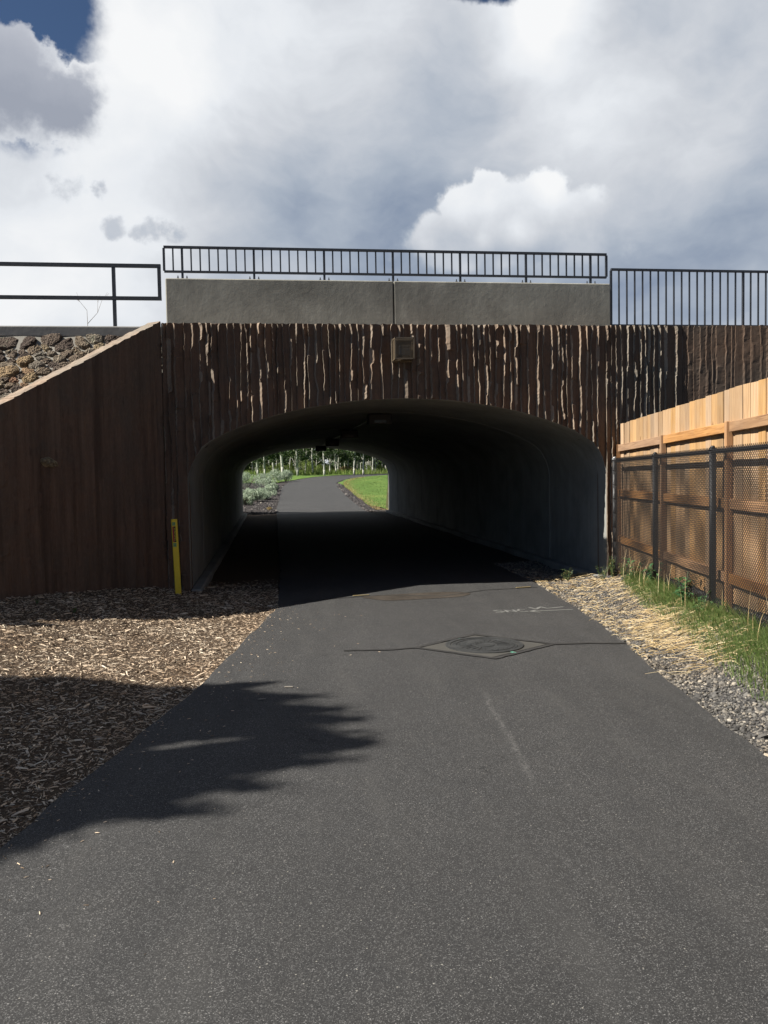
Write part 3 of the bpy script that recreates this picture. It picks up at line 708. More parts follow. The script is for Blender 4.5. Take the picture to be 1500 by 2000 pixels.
while tries < 14000:
    tries += 1
    x = R_.uniform(-8.0, -2.75); w_ = R_.uniform(0.05, 1)*sl_max(x)
    rmin = R_.choice([0.08, 0.11, 0.14, 0.19])
    if all(((x-a)/1.25)**2+(w_-b_)**2 > ((rmin+c_)/2)**2 for a, b_, c_ in seeds): seeds.append((x, w_, rmin))
def stone_mesh(poly, cx, cw, size, rr):
    # poly in (x, w) -> bulged stone
    n = 16; P = []
    per = []; m_ = len(poly)
    tot = sum(math.dist(poly[i], poly[(i+1) % m_]) for i in range(m_)); acc = 0; i = 0; step = tot/n
    pts = []; d_left = 0.0
    for i in range(m_):
        a, b = poly[i], poly[(i+1) % m_]; L = math.dist(a, b); t = d_left
        while t < L: pts.append((a[0]+(b[0]-a[0])*t/L, a[1]+(b[1]-a[1])*t/L)); t += step
        d_left = t-L
    pts = pts[:n]; n = len(pts)
    if n < 6: return None
    # round the corners
    for _ in range(1): pts = [((pts[i-1][0]+2*pts[i][0]+pts[(i+1) % n][0])/4, (pts[i-1][1]+2*pts[i][1]+pts[(i+1) % n][1])/4) for i in range(n)]
    hgt = rr.uniform(0.03, 0.075)*min(1.3, size/0.25+0.3)
    rings = [(0.98, -0.03), (0.95, hgt*0.45), (0.80, hgt*0.85), (0.50, hgt*1.05)]
    V = []
    tx, tw = rr.uniform(-0.2, 0.2), rr.uniform(-0.2, 0.2)
    for k, (f, hh) in enumerate(rings):
        for (x, w2) in pts:
            j = 0.012 if k else 0.004
            xx = cx+(x-cx)*f+rr.uniform(-j, j); ww = cw+(w2-cw)*f+rr.uniform(-j, j)
            h2 = hh+((xx-cx)*tx+(ww-cw)*tw)*(k > 0)+rr.uniform(-0.5, 0.5)*0.016*(k > 0)
            V.append((xx, ww, h2))
    V.append((cx, cw, hgt*1.08+rr.uniform(-0.01, 0.01)))
    F = []
    for k in range(len(rings)-1):
        for i in range(n): F.append((k*n+i, k*n+(i+1) % n, (k+1)*n+(i+1) % n, (k+1)*n+i))
    for i in range(n): F.append(((len(rings)-1)*n+i, (len(rings)-1)*n+(i+1) % n, len(V)-1))
    W = []
    for (x, w2, h2) in V:
        p = sl_w(x, w2); q = sl_w(x, w2-0.1)-sl_w(x, w2+0.1); nn = Vector((1, 0, 0)).cross(q).normalized()
        p = p+nn*h2; W.append((p.x, p.y, p.z))
    return W, F
for (x, w_, rm) in seeds:
    L = sl_max(x)+0.1; poly = [(x-0.4, max(0.0, w_-0.4)), (x+0.4, max(0.0, w_-0.4)), (x+0.4, min(L, w_+0.4)), (x-0.4, min(L, w_+0.4))]
    for (a, b_, c_) in seeds:
        if (a, b_) == (x, w_): continue
        dx, dy = a-x, b_-w_; dd = math.hypot(dx, dy)
        if dd > 1.0: continue
        k = rm/(rm+c_); poly = clip(poly, x+dx*k, w_+dy*k, dx/dd, dy/dd)
        if len(poly) < 3: break
    if len(poly) < 3: continue
    gap = R_.uniform(0.90, 0.97)
    cx = sum(p[0] for p in poly)/len(poly); cw = sum(p[1] for p in poly)/len(poly)
    if cx > KX+0.02: continue
    if cw > sl_max(cx)+0.02: continue
    poly = [(cx+(p[0]-cx)*gap, cw+(p[1]-cw)*gap) for p in poly]
    r = stone_mesh(poly, cx, cw, rm, R_)
    if r is None: continue
    mesh_np('stone', np.array(r[0]), r[1], M_stone, slope)

# ------------------------------------------------------------------ parapet and railings
par = empty('parapet_wall', (-0.02, 0.35, 3.3)); tag(par, 'plain grey concrete parapet above the tunnel under the railing', 'wall')
PX0, PX1, PZ0, PZ1, PJ = -2.895, 2.87, 3.25, 3.94, 0.0
def slab(x0, x1):
    V = []; F = []; nx_, nz_ = 50, 8; y0, y1 = 0.34, 0.60; bv = 0.012
    b = MB(); b.box(((x0+x1)/2-(-0.02), (y0+y1)/2-0.35, (PZ0+PZ1)/2-3.3), (x1-x0, y1-y0, PZ1-PZ0), bev=bv); return b
slab(PX0, -0.045).build('concrete_panel', M_conc, par); slab(-0.035, PX1).build('concrete_panel', M_conc, par)
def railing(name, x0, x1, y, zb, zt, nint, posts, foot, label, bolts=True, postw=0.032, kind_bal=0.018, rail_w=0.04, rail_h=0.028):
    e = empty(name, ((x0+x1)/2, y, zb)); tag(e, label, 'railing'); ox, oy, oz = e.location
    def P(x, z): return (x-ox, y-oy, z-oz)
    b = MB(); b.bar(P(x0, zt-rail_h/2), P(x1, zt-rail_h/2), rail_w, rail_h); b.build('top_rail', M_rail, e)
    b = MB(); b.bar(P(x0, zb+rail_h/2), P(x1, zb+rail_h/2), rail_w*0.85, rail_h*0.9); b.build('bottom_rail', M_rail, e)
    me = None; me_p = None
    for i in range(nint+1):
        x = x0+(x1-x0)*i/nint
        if i in posts: continue
        wd = kind_bal if 0 < i < nint else 0.028
        if me is None or not (0 < i < nint):
            b = MB(); b.bar((0, 0, zb+rail_h*0.9-oz), (0, 0, zt-rail_h-oz), wd, wd); o = b.build('baluster', M_rail, e)
            if 0 < i < nint: me = o.data
        else: o = link(bpy.data.objects.new('baluster', me), e)
        o.location = (x-ox, 0, 0)
    for i in posts:
        x = x0+(x1-x0)*i/nint
        b = MB(); b.bar((0, 0, foot-oz), (0, 0, zt-rail_h-oz), postw*0.86, postw*0.86); p = b.build('post', M_rail, e); p.location = (x-ox, 0, 0)
        if bolts:
            b = MB(); b.box((0, 0, foot+0.006-oz), (0.15, 0.10, 0.012), bev=0.002); b.build('base_plate', M_galv, p)
            for s in (-1, 1):
                b = MB(); b.tube((s*0.055, -0.02, foot+0.012-oz), (s*0.055, -0.02, foot+0.05-oz), 0.007, 8); b.tube((s*0.055, -0.02, foot+0.012-oz), (s*0.055, -0.02, foot+0.026-oz), 0.013, 6)
                b.build('bolt', M_rail, p)
    return e
railing('parapet_railing', PX0-0.02, PX1-0.01, 0.45, 4.03, 4.36, 52, [2, 10, 18, 26, 34, 42, 50], PZ1, 'low dark steel railing with close balusters on the concrete parapet')
railing('verge_railing', 2.925, 2.925+0.1115*72, 0.45, 3.395, 4.165, 72, [0, 17, 34, 51, 68], 3.20, 'dark steel baluster railing along the wall top right of the parapet', bolts=False)
# two-rail railing on the left, above the stone slope
e = empty('pipe_railing', (-3.02, 0.98, 3.43)); tag(e, 'dark two-bar steel railing on the kerb above the stone slope', 'railing')
for nm, z in (('top_rail', 4.235), ('mid_rail', 3.815)):
    b = MB(); b.bar((-26, 0, z-3.43), (0.0, 0, z-3.43), 0.045, 0.045); b.build(nm, M_rail, e)
for i in range(10):
    b = MB(); b.bar((0, 0, -0.02), (0, 0, 4.212-3.43), 0.043, 0.043); o = b.build('post', M_rail, e); o.location = (-0.60-2.4*i, 0, 0)
b = MB(); b.bar((-0.0225, 0, 3.838-3.43), (-0.0225, 0, 4.212-3.43), 0.043, 0.043); b.build('end_bar', M_rail, e)

# ------------------------------------------------------------------ cage lamp over the arch
lamp = empty('wall_lamp', (0.0, -0.03, 3.0)); tag(lamp, 'square caged lamp with perforated bronze guard, fixed above the tunnel arch', 'lamp')
b = MB(); b.box((0.0, 0.02, 0.0), (0.27, 0.05, 0.29), bev=0.004); b.build('backplate', M_bronze, lamp)
b = MB(); W_, H_, D_ = 0.115, 0.125, 0.20
for sx in (-1, 1):
    for sz in (-1, 1):
        b.bar((sx*W_, 0, sz*H_), (sx*W_, -D_, sz*H_), 0.014, 0.014)
    b.bar((sx*W_, -D_, -H_-0.007), (sx*W_, -D_, H_+0.007), 0.016, 0.016)
for sz in (-1, 1): b.bar((-W_, -D_, sz*H_), (W_, -D_, sz*H_), 0.016, 0.016)
b.build('cage_frame', M_bronze, lamp)
b = MB(); st = 0.0155
def lattice(b, o, u, v, w_, h_, th=0.0034):
    o = Vector(o); u = Vector(u); v = Vector(v); n = int((w_+h_)/st)
    for i in range(1, n):
        k = i*st
        a0 = (min(k, w_), max(0, k-w_)); a1 = (max(0, k-h_), min(k, h_)); b.bar(o+u*a0[0]+v*a0[1], o+u*a1[0]+v*a1[1], th, th, up=u.cross(v))
        a0 = (max(0, w_-k), max(0, k-w_)); a1 = (min(w_, w_-(k-h_)) if k > h_ else w_, min(k, h_)); b.bar(o+u*a0[0]+v*a0[1], o+u*a1[0]+v*a1[1], th, th, up=u.cross(v))
lattice(b, (-W_, -D_, -H_), (1, 0, 0), (0, 0, 1), 2*W_, 2*H_)
lattice(b, (-W_, -D_, -H_), (0, 1, 0), (0, 0, 1), D_, 2*H_); lattice(b, (W_, -D_, -H_), (0, 1, 0), (0, 0, 1), D_, 2*H_)
lattice(b, (-W_, -D_, -H_), (1, 0, 0), (0, 1, 0), 2*W_, D_); lattice(b, (-W_, -D_, H_), (1, 0, 0), (0, 1, 0), 2*W_, D_)
o = b.build('guard_mesh', M_bronze, lamp); tag(o, kind='stuff')
b = MB(); b.box((0.01, -0.08, -0.02), (0.14, 0.12, 0.13), bev=0.015); b.build('lamp_body', M_sticker_black, lamp)
b = MB(); b.box((0.01, -0.145, -0.035), (0.125, 0.01, 0.085), bev=0.003); b.build('lens', M_glass, lamp)

# ------------------------------------------------------------------ ceiling lights
tl = [('first', 'nearest to the tunnel mouth'), ('second', 'second from the tunnel mouth'), ('third', 'third from the tunnel mouth'), ('last', 'farthest down the tunnel')]
L0 = empty('ceiling_light', (0.03, 2.55, 2.39))
b = MB(); b.box((0, 0, -0.085), (0.36, 0.26, 0.17), bev=0.012); b.build('housing', M_sticker_black, L0)
b = MB(); b.box((0, -0.133, -0.118), (0.18, 0.006, 0.045), bev=0.002); b.build('lens', M_glass, L0)
b = MB(); b.tube((0, 0.13, -0.02), (0, 5.0-0.13, -0.005), 0.012, 8); b.build('conduit', M_rail, L0)
Ls = [L0]+[copy_tree(L0) for _ in range(3)]
for i, o in enumerate(Ls):
    o.location = (0.03, 2.55+5.07*i, 2.39); tag(o, 'black box light on the tunnel ceiling, %s' % tl[i][1], 'light', 'lights along the tunnel ceiling')
b = MB(); b.tube((0.0, -0.09, 0), (0.0, 0.03, 0.0), 0.012, 8)

# ------------------------------------------------------------------ yellow marker post
mp_ = empty('marker_post', (-2.77, -0.34, float(gz(-2.77, -0.34))-0.03)); tag(mp_, 'flat yellow plastic utility marker post with worn stickers at the left tunnel corner', 'marker post')
mp_.rotation_euler = (0, rad(-1.6), rad(7))
b = MB(); prof = [(-0.036, 0.004), (-0.030, -0.004), (0.030, -0.004), (0.036, 0.012), (0.032, 0.016), (0.027, 0.004), (-0.028, 0.004)]
hgt = 0.92; n = len(prof)
Vv = [(x, y, 0.0) for x, y in prof]+[(x, y, hgt) for x, y in prof]
b.add(Vv, [(i, (i+1) % n, n+(i+1) % n, n+i) for i in range(n)]+[tuple(range(n, 2*n)), tuple(range(n))[::-1]]); b.build('post_body', M_yellow, mp_)
def plate(x0, x1, z0, z1, m, nm, y=-0.0052):
    b = MB(); b.box(((x0+x1)/2, y, (z0+z1)/2), (x1-x0, 0.0012, z1-z0)); return b.build(nm, m, mp_)
plate(-0.026, 0.010, 0.845, 0.885, M_sticker_green, 'sticker'); plate(-0.026, 0.010, 0.595, 0.640, M_sticker_green, 'sticker')
plate(-0.026, -0.010, 0.650, 0.835, M_sticker_red, 'sticker'); plate(-0.0095, 0.012, 0.650, 0.835, M_sticker_black, 'sticker')
tc = bpy.data.curves.new('lettering', 'FONT'); tc.body = 'WARNING'; tc.size = 0.032; tc.extrude = 0.0004; tc.align_x = 'CENTER'; tc.align_y = 'CENTER'
tmp = bpy.data.objects.new('tmp_text', tc); sc.collection.objects.link(tmp); bpy.context.view_layer.update()
lme = bpy.data.meshes.new_from_object(tmp.evaluated_get(bpy.context.evaluated_depsgraph_get())); bpy.data.objects.remove(tmp)
lme.materials.clear(); lme.materials.append(M_yellow); to = bpy.data.objects.new('lettering', lme); link(to, mp_); to.location = (0.0015, -0.0066, 0.742)
to.rotation_euler = (rad(90), rad(90), 0)

# ------------------------------------------------------------------ manhole, sealant and marks on the path
MC = (0.08, -3.66)
mh = empty('manhole', (MC[0], MC[1], zpath(*MC)+0.004)); tag(mh, 'round cast iron manhole cover in a square collar in the path', 'manhole')
mh.rotation_euler = (0, 0, 0.3)
dia = [(-0.45, -3.65), (0.10, -3.24), (0.60, -3.72), (0.03, -4.12)]
o = flat_poly('manhole_collar', dia, M_collar, 0.003); tag(o, kind='structure', label='square concrete collar round the manhole')
def disc(b, r0, r1, z0, z1, n=48):
    P = []; 
    for i in range(n):
        a = 2*math.pi*i/n; P += [(r0*math.cos(a), r0*math.sin(a), z1), (r1*math.cos(a), r1*math.sin(a), z1), (r1*math.cos(a), r1*math.sin(a), z0), (r0*math.cos(a), r0*math.sin(a), z0)]
    F = []
    for i in range(n):
        j = (i+1) % n
        F += [(4*i, 4*i+1, 4*j+1, 4*j), (4*i+1, 4*i+2, 4*j+2, 4*j+1), (4*i+3, 4*i, 4*j, 4*j+3)]
    b.add(P, F)
b = MB(); disc(b, 0.285, 0.325, -0.003, 0.004); b.build('ring', M_iron, mh)
b = MB(); disc(b, 0.0, 0.276, -0.02, 0.001, 48)
disc(b, 0.235, 0.252, 0.0, 0.004); disc(b, 0.07, 0.085, 0.0, 0.004)
for k in range(24):
    a = 2*math.pi*k/24; b.box((0.16*math.cos(a), 0.16*math.sin(a), 0.0015), (0.11, 0.012, 0.005), Matrix.Rotation(a, 3, 'Z'))
b.build('cover', M_iron, mh)
for (x, y) in ((-0.05, 0.36), (0.05, -0.36)):
    b = MB(); b.box((x, y, -0.0008), (0.025, 0.05, 0.003)); o = b.build('survey_paint', m_plain('green_survey_paint', (0.10, 0.28, 0.20), 0.7), mh)
seal = empty('crack_seal', (0, -3.7, 0)); seal.location = (0, 0, 0)
E_ = [(-0.50, -3.65), (0.10, -3.20), (0.66, -3.73), (0.03, -4.17), (-0.50, -3.65)]
o = ribbon('crack_seal', [(-1.10, -3.62), (-0.75, -3.68), (-0.50, -3.65)]+E_[1:], 0.045, M_seal, 0.006, 3); tag(o, kind='structure', label='dark sealed cracks leading to the manhole')
o2 = ribbon('crack_seal', [(0.66, -3.73), (0.95, -3.74), (1.27, -3.80)], 0.045, M_seal, 0.006, 5); tag(o2, kind='structure', label='dark sealed crack right of the manhole')
bpy.data.objects.remove(seal)
o = ribbon('asphalt_joint', [(-1.5, -0.80), (-0.4, -0.62), (0.3, -0.86), (0.9, -0.48), (1.62, -0.35)], 0.03, M_seal, 0.004, 7); tag(o, kind='structure', label='dark joint across the path just before the tunnel')
pp = []
for i in range(26):
    a = 2*math.pi*i/26; pp.append((0.02+0.62*math.cos(a)*(1+0.12*math.sin(3*a)), -0.80+0.30*math.sin(a)*(1+0.25*math.sin(2*a+1))))
M_dirt = m_plain('dried_mud', (0.052, 0.044, 0.036), 0.95, 0.1, 0, 0.25, 22, 0.3)
o = flat_poly('dried_mud_patch', pp, M_dirt, 0.003); tag(o, kind='structure', label='dried mud film on the path before the tunnel')
# white spray-paint utility mark: letters, arrow
mk = empty('paint_marking', (0.95, -2.0, 0)); tag(mk, 'white sprayed letters and arrow on the path near the gravel', 'marking'); mk.location = (0, 0, 0)
def stroke(pts, wd=0.028, seed=1, nm='stroke'): return ribbon(nm, pts, wd, M_white, 0.004, seed, mk)
def letter(x0, y0, wd, ht, strokes, seed):
    for s in strokes: stroke([(x0+a*wd, y0+b_*ht) for a, b_ in s], 0.026, seed)
letter(0.60, -2.12, 0.10, 0.15, [[(1, .9), (.5, 1), (0, .75), (.5, .5), (1, .25), (.5, 0), (0, .1)]], 2)
letter(0.73, -2.12, 0.09, 0.15, [[(0, 0), (0, 1), (1, 0), (1, 1)]], 3)
letter(0.85, -2.11, 0.10, 0.15, [[(1, .9), (.4, 1), (0, .5), (.4, 0), (1, .1)]], 4)
stroke([(0.97, -2.10), (1.2, -2.08), (1.44, -2.06)], 0.03, 6); stroke([(1.05, -2.18), (0.97, -2.10), (1.05, -2.03)], 0.03, 7)
stroke([(1.03, -1.86), (1.08, -1.98), (1.16, -1.84), (1.20, -1.95), (1.40, -1.88)], 0.035, 8)

# ------------------------------------------------------------------ wooden fence and chain-link fence
FA = np.array([2.725, -0.12]); FBv = np.array([2.19, -3.55]); FD = (FBv-FA)/np.linalg.norm(FBv-FA); FN = np.array([-FD[1], FD[0]])   # FN points away from the path
if FN[0] < 0: FN = -FN
def fp(s, off=0.0): p = FA+FD*s+FN*off; return float(p[0]), float(p[1])
ang = math.atan2(FD[1], FD[0])
chain = empty('chain_link_fence', (FA[0], FA[1], 0)); tag(chain, 'low black chain-link fence in front of the wooden fence', 'fence'); chain.location = (0, 0, 0)
FL = 8.2
def ztop_c(s): return 1.585+0.011*s
def zbot_c(s): x, y = fp(s); return float(gz(x, y))+0.03
for k, s in enumerate([0.0, 1.74, 3.43, 5.15, 6.85]):
    x, y = fp(s); r = 0.031 if k in (0,) else 0.029
    b = MB(); b.tube((x, y, zbot_c(s)-0.2), (x, y, ztop_c(s)+0.01), r, 14); p = b.build('post', M_black, chain, True)
    b = MB(); b.tube((x, y, ztop_c(s)+0.01), (x, y, ztop_c(s)+0.03), r*1.15, 14); b.tube((x, y, ztop_c(s)+0.03), (x, y, ztop_c(s)+0.055), r*1.0, 14, r*0.45); b.build('post_cap', M_black if k else M_galv, p, True)
a = fp(0); c = fp(FL)
b = MB(); b.tube((a[0], a[1], ztop_c(0)), (c[0], c[1], ztop_c(FL)), 0.021, 12); b.build('top_rail', M_black, chain, True)
b = MB()
for i in range(40):
    s0, s1 = FL*i/40, FL*(i+1)/40; a = fp(s0, -0.012); c = fp(s1, -0.012); b.tube((a[0], a[1], zbot_c(s0)+0.04), (c[0], c[1], zbot_c(s1)+0.04), 0.004, 6)
b.build('tension_wire', M_black, chain)
# diamond fabric: two families of slanted wires, woven in relief
V = []; F = []
dm = 0.036; wr_ = 0.0031
def wire(p, q):
    p = np.array(p); q = np.array(q); d = q-p; L = np.linalg.norm(d)
    if L < 1e-4: return
    d = d/L; n3 = np.array([FN[0], FN[1], 0.0]); u = np.cross(d, n3); b0 = len(V)
    for c_ in (p, q):
        for k in range(3):
            t = 2*math.pi*k/3; V.append(c_+(u*math.cos(t)+n3*math.sin(t))*wr_)
    for k in range(3): F.append((b0+k, b0+(k+1) % 3, b0+3+(k+1) % 3, b0+3+k))
H = 1.42
for fam in (1, -1):
    k0 = -H if fam > 0 else 0; s = k0
    while s < FL+(H if fam < 0 else 0):
        # line s' = s + fam*h
        zt0 = None; h0, h1 = 0.0, H
        prev = None
        for j in range(0, 9):
            h_ = H*j/8; ss = s+fam*h_
            if ss < -0.01 or ss > FL: prev = None; continue
            zz = ztop_c(ss)+0.036-h_
            zmin = zbot_c(ss)+0.0
            x, y = fp(ss, -0.024+0.0012*fam); cur = (x, y, max(zz, zmin))
            if prev is not None: wire(prev, cur)
            prev = cur
            if zz < zmin: break
        s += dm*1.0
o = mesh_np('wire_mesh', np.array(V), np.array(F), M_black, chain); tag(o, kind='stuff')

wood = empty('wooden_fence', (2.9, -2, 0)); wood.location = (0, 0, 0); tag(wood, 'new cedar picket privacy fence with three rails, right of the path', 'fence')
off_p = 0.105
def ztop_w(s): return 2.065+0.026*s
def zbot_w(s): x, y = fp(s, off_p); return float(gz(x, y))+0.04
s = -0.10; pw = 0.140; idx = 0
Rz = Matrix.Rotation(ang, 3, 'Z')
while s < FL:
    w_ = pw+R_.uniform(-0.004, 0.004); x, y = fp(s+w_/2, off_p+0.010+R_.uniform(-0.002, 0.002)); z1 = ztop_w(s+w_/2)+R_.uniform(-0.005, 0.005); z0 = zbot_w(s)
    b = MB(); b.box((0, 0, (z1-z0)/2), (w_, 0.016, z1-z0), bev=0.002); o = b.build('picket', M_cedar, wood); o.location = (x, y, z0)
    o.rotation_euler = (R_.uniform(-0.004, 0.004), R_.uniform(-0.003, 0.003), ang+R_.uniform(-0.025, 0.025))
    s += w_+0.004+R_.uniform(0, 0.004); idx += 1
posts_w = [-0.12, 1.77, 3.60, 5.43, 7.26]
for k, s in enumerate(posts_w):
    x, y = fp(s+0.0, off_p-0.032); z0 = zbot_w(s)-0.2; z1 = 1.80+0.022*s
    b = MB(); b.box((0, 0, (z1-z0)/2), (0.050, 0.056, z1-z0), bev=0.003); o = b.build('post', M_rail_wood, wood); o.location = (x, y, z0); o.rotation_euler = (0, 0, ang)
for (zr0, slp) in ((1.75, 0.022), (1.17, 0.0), (0.57, -0.012)):
    for k in range(len(posts_w)-1):
        s0, s1 = posts_w[k]+0.028, posts_w[k+1]-0.028
        a = fp(s0, off_p-0.020); c = fp(s1, off_p-0.020); za, zc = zr0+slp*s0, zr0+slp*s1
        L = math.hypot(c[0]-a[0], c[1]-a[1]); b = MB(); b.box((0, 0, 0), (0.038, 0.088, L-0.004), bev=0.003)
        o = b.build('rail', M_rail_wood, wood)
        d = Vector((c[0]-a[0], c[1]-a[1], zc-za)).normalized(); nrm = Vector((FN[0], FN[1], 0)); up = d.cross(nrm).normalized()
        o.matrix_local = Matrix(((nrm.x, up.x, d.x, (a[0]+c[0])/2), (nrm.y, up.y, d.y, (a[1]+c[1])/2), (nrm.z, up.z, d.z, (za+zc)/2), (0, 0, 0, 1)))

# ------------------------------------------------------------------ scattered materials: chips, gravel, straw, grass
def rotm(yaw, pitch, roll):
    cy, sy, cp, sp, cr, sr = np.cos(yaw), np.sin(yaw), np.cos(pitch), np.sin(pitch), np.cos(roll), np.sin(roll)
    X = np.stack([cy*cp, sy*cp, -sp], -1); Y = np.stack([cy*sp*sr-sy*cr, sy*sp*sr+cy*cr, cp*sr], -1); Z = np.stack([cy*sp*cr+sy*sr, sy*sp*cr-cy*sr, cp*cr], -1)
    return X, Y, Z
def scatter(name, P, proto_v, proto_f, S, yaw, pitch, roll, m, label, jitter=0.0, cat=None):
    n = len(P); X, Y, Z = rotm(yaw, pitch, roll); pv = np.asarray(proto_v, float)
    L = pv[None, :, :]*S[:, None, :]
    if jitter: L = L*(1+N_.uniform(-jitter, jitter, L.shape))
    W = P[:, None, :]+L[..., 0:1]*X[:, None, :]+L[..., 1:2]*Y[:, None, :]+L[..., 2:3]*Z[:, None, :]
    F = (np.asarray(proto_f)[None]+(np.arange(n)*len(pv))[:, None, None]).reshape(-1, len(proto_f[0]))
    o = mesh_np(name, W.reshape(-1, 3), F, m); tag(o, label, cat, None, 'stuff'); return o
CHV = [(-.5, -.35, 0), (-.5, .35, 0), (0.05, -.5, .35), (0.05, .5, .35), (.5, -.2, -.1), (.5, .25, -.1), (-.48, 0, 1), (0.05, 0, 1.35), (.48, 0, .8)]
CHF = [(0, 2, 7, 6), (2, 4, 8, 7), (1, 6, 7, 3), (3, 7, 8, 5)]
def sample_left(n, yl, yh, dens):
    y = N_.uniform(yl, yh, n); d = np.abs(N_.uniform(-0.03, 5.2, n)); x = xl(y)-d
    fr = CAM[0]-0.303*(y-CAM[1])-0.5      # left limit of what the frame can show, with a margin
    wing = KX-(-y)+0.0
    ok = (x > fr-0.6) & ~((y < 0) & (x < KX+0.781*y+0.03)) & ~((y > 0)) & (x < -1.4)
    ok |= (y > 0) & (x > -2.6) & (x < -1.6) & (y < 0.3+2.2*N_.uniform(0, 1, len(y))**2.5)
    return x[ok], y[ok]
xa, ya = sample_left(260000, -9.0, 1.5, 0)
keep = N_.uniform(0, 1, len(xa)) < np.clip(1.15-0.06*(ya+9), 0.5, 1.0); xa, ya = xa[keep], ya[keep]
n = len(xa); P = np.stack([xa, ya, gz(xa, ya)+N_.uniform(-0.004, 0.016, n)], 1)
Lc = N_.lognormal(math.log(0.0185), 0.52, n).clip(0.006, 0.11); S = np.stack([Lc, Lc*N_.uniform(0.07, 0.28, n), Lc*N_.uniform(0.04, 0.12, n)], 1)
scatter('mulch', P, CHV, CHF, S, N_.uniform(0, 6.28, n), N_.normal(0, 0.20, n), N_.normal(0, 0.36, n), M_chip, 'brown and grey wood-chip mulch left of the path')
# a few chips strewn over the path edge
n = 420; ya = N_.uniform(-8, -1.0, n); xa = xl(ya)+np.abs(N_.exponential(0.22, n))-0.02; P = np.stack([xa, ya, np.array([zpath(a, c)+0.003 for a, c in zip(xa, ya)])], 1)
Lc = N_.uniform(0.006, 0.022, n); S = np.stack([Lc, Lc*0.25, Lc*0.10], 1)
scatter('strewn_chips', P, CHV, CHF, S, N_.uniform(0, 6.28, n), N_.normal(0, 0.05, n), N_.normal(0, 0.1, n), M_chip, 'stray wood chips lying on the asphalt')
# gravel
ph = (1+5**0.5)/2
ICV = np.array([(-1, ph, 0), (1, ph, 0), (-1, -ph, 0), (1, -ph, 0), (0, -1, ph), (0, 1, ph), (0, -1, -ph), (0, 1, -ph), (ph, 0, -1), (ph, 0, 1), (-ph, 0, -1), (-ph, 0, 1)])/1.9
ICF = [(0, 11, 5), (0, 5, 1), (0, 1, 7), (0, 7, 10), (0, 10, 11), (1, 5, 9), (5, 11, 4), (11, 10, 2), (10, 7, 6), (7, 1, 8), (3, 9, 4), (3, 4, 2), (3, 2, 6), (3, 6, 8), (3, 8, 9), (4, 9, 5), (2, 4, 11), (6, 2, 10), (8, 6, 7), (9, 8, 1)]
n = 72000; ya = N_.uniform(-8.0, 2.6, n); xa = xr(ya)+N_.uniform(-0.03, 1.25, n)
ok = (xa < 2.62+0.16*np.minimum(ya, 0)) & (xa < 2.6); xa, ya = xa[ok], ya[ok]; n = len(xa)
P = np.stack([xa, ya, gz(xa, ya)+N_.uniform(-0.004, 0.008, n)], 1)
Lc = N_.lognormal(math.log(0.0076), 0.48, n).clip(0.003, 0.034); S = np.stack([Lc, Lc*N_.uniform(0.6, 1.0, n), Lc*N_.uniform(0.45, 0.8, n)], 1)
scatter('gravel', P, ICV, ICF, S, N_.uniform(0, 6.28, n), N_.uniform(-.6, .6, n), N_.uniform(-.6, .6, n), M_stone_chip, 'grey crushed gravel shoulder right of the path', 0.25)
n = 9000; ya = N_.uniform(20.6, 46, n); sd = N_.uniform(0, 1, n) < 0.72; d = N_.uniform(0, 1, n)**1.2
xa = np.where(sd, xl(ya)-d*3.6, xr(ya)+d*0.35); P = np.stack([xa, ya, gz(xa, ya)+0.004], 1)
Lc = N_.lognormal(math.log(0.026), 0.45, n).clip(0.012, 0.12); S = np.stack([Lc, Lc*0.8, Lc*0.6], 1)
scatter('cinder_gravel', P, ICV, ICF, S, N_.uniform(0, 6.28, n), N_.uniform(-.6, .6, n), N_.uniform(-.6, .6, n), M_cinder, 'dark cinder gravel bed along the path beyond the tunnel', 0.25)
# loose larger stones near the arch foot
for k, (x, y, r) in enumerate([(1.98, -0.55, 0.055), (2.10, -0.35, 0.045), (1.80, -0.30, 0.035), (2.25, -0.62, 0.04), (1.55, -1.15, 0.025), (2.35, -0.25, 0.05), (1.35, -5.9, 0.035)]):
    rr = random.Random(k); Vv = [(v[0]*r*rr.uniform(0.8, 1.2), v[1]*r*rr.uniform(0.7, 1.1), v[2]*r*rr.uniform(0.5, 0.8)) for v in ICV]
    o = mesh_np('loose_rock', Vv, np.array(ICF), M_stone); o.location = gpt(x, y, r*0.3); o.rotation_euler = (0, 0, k)
    tag(o, ['rounded dark rock lying highest by the right tunnel foot', 'small rock beside the right tunnel foot', 'flat small rock at the shadow edge before the tunnel', 'rock half buried near the first weeds by the fence', 'pebble-sized rock on the gravel near the sprayed arrow', 'rock against the foot of the right tunnel wall', 'brownish flat rock in the near gravel right of the path'][k], 'rock')
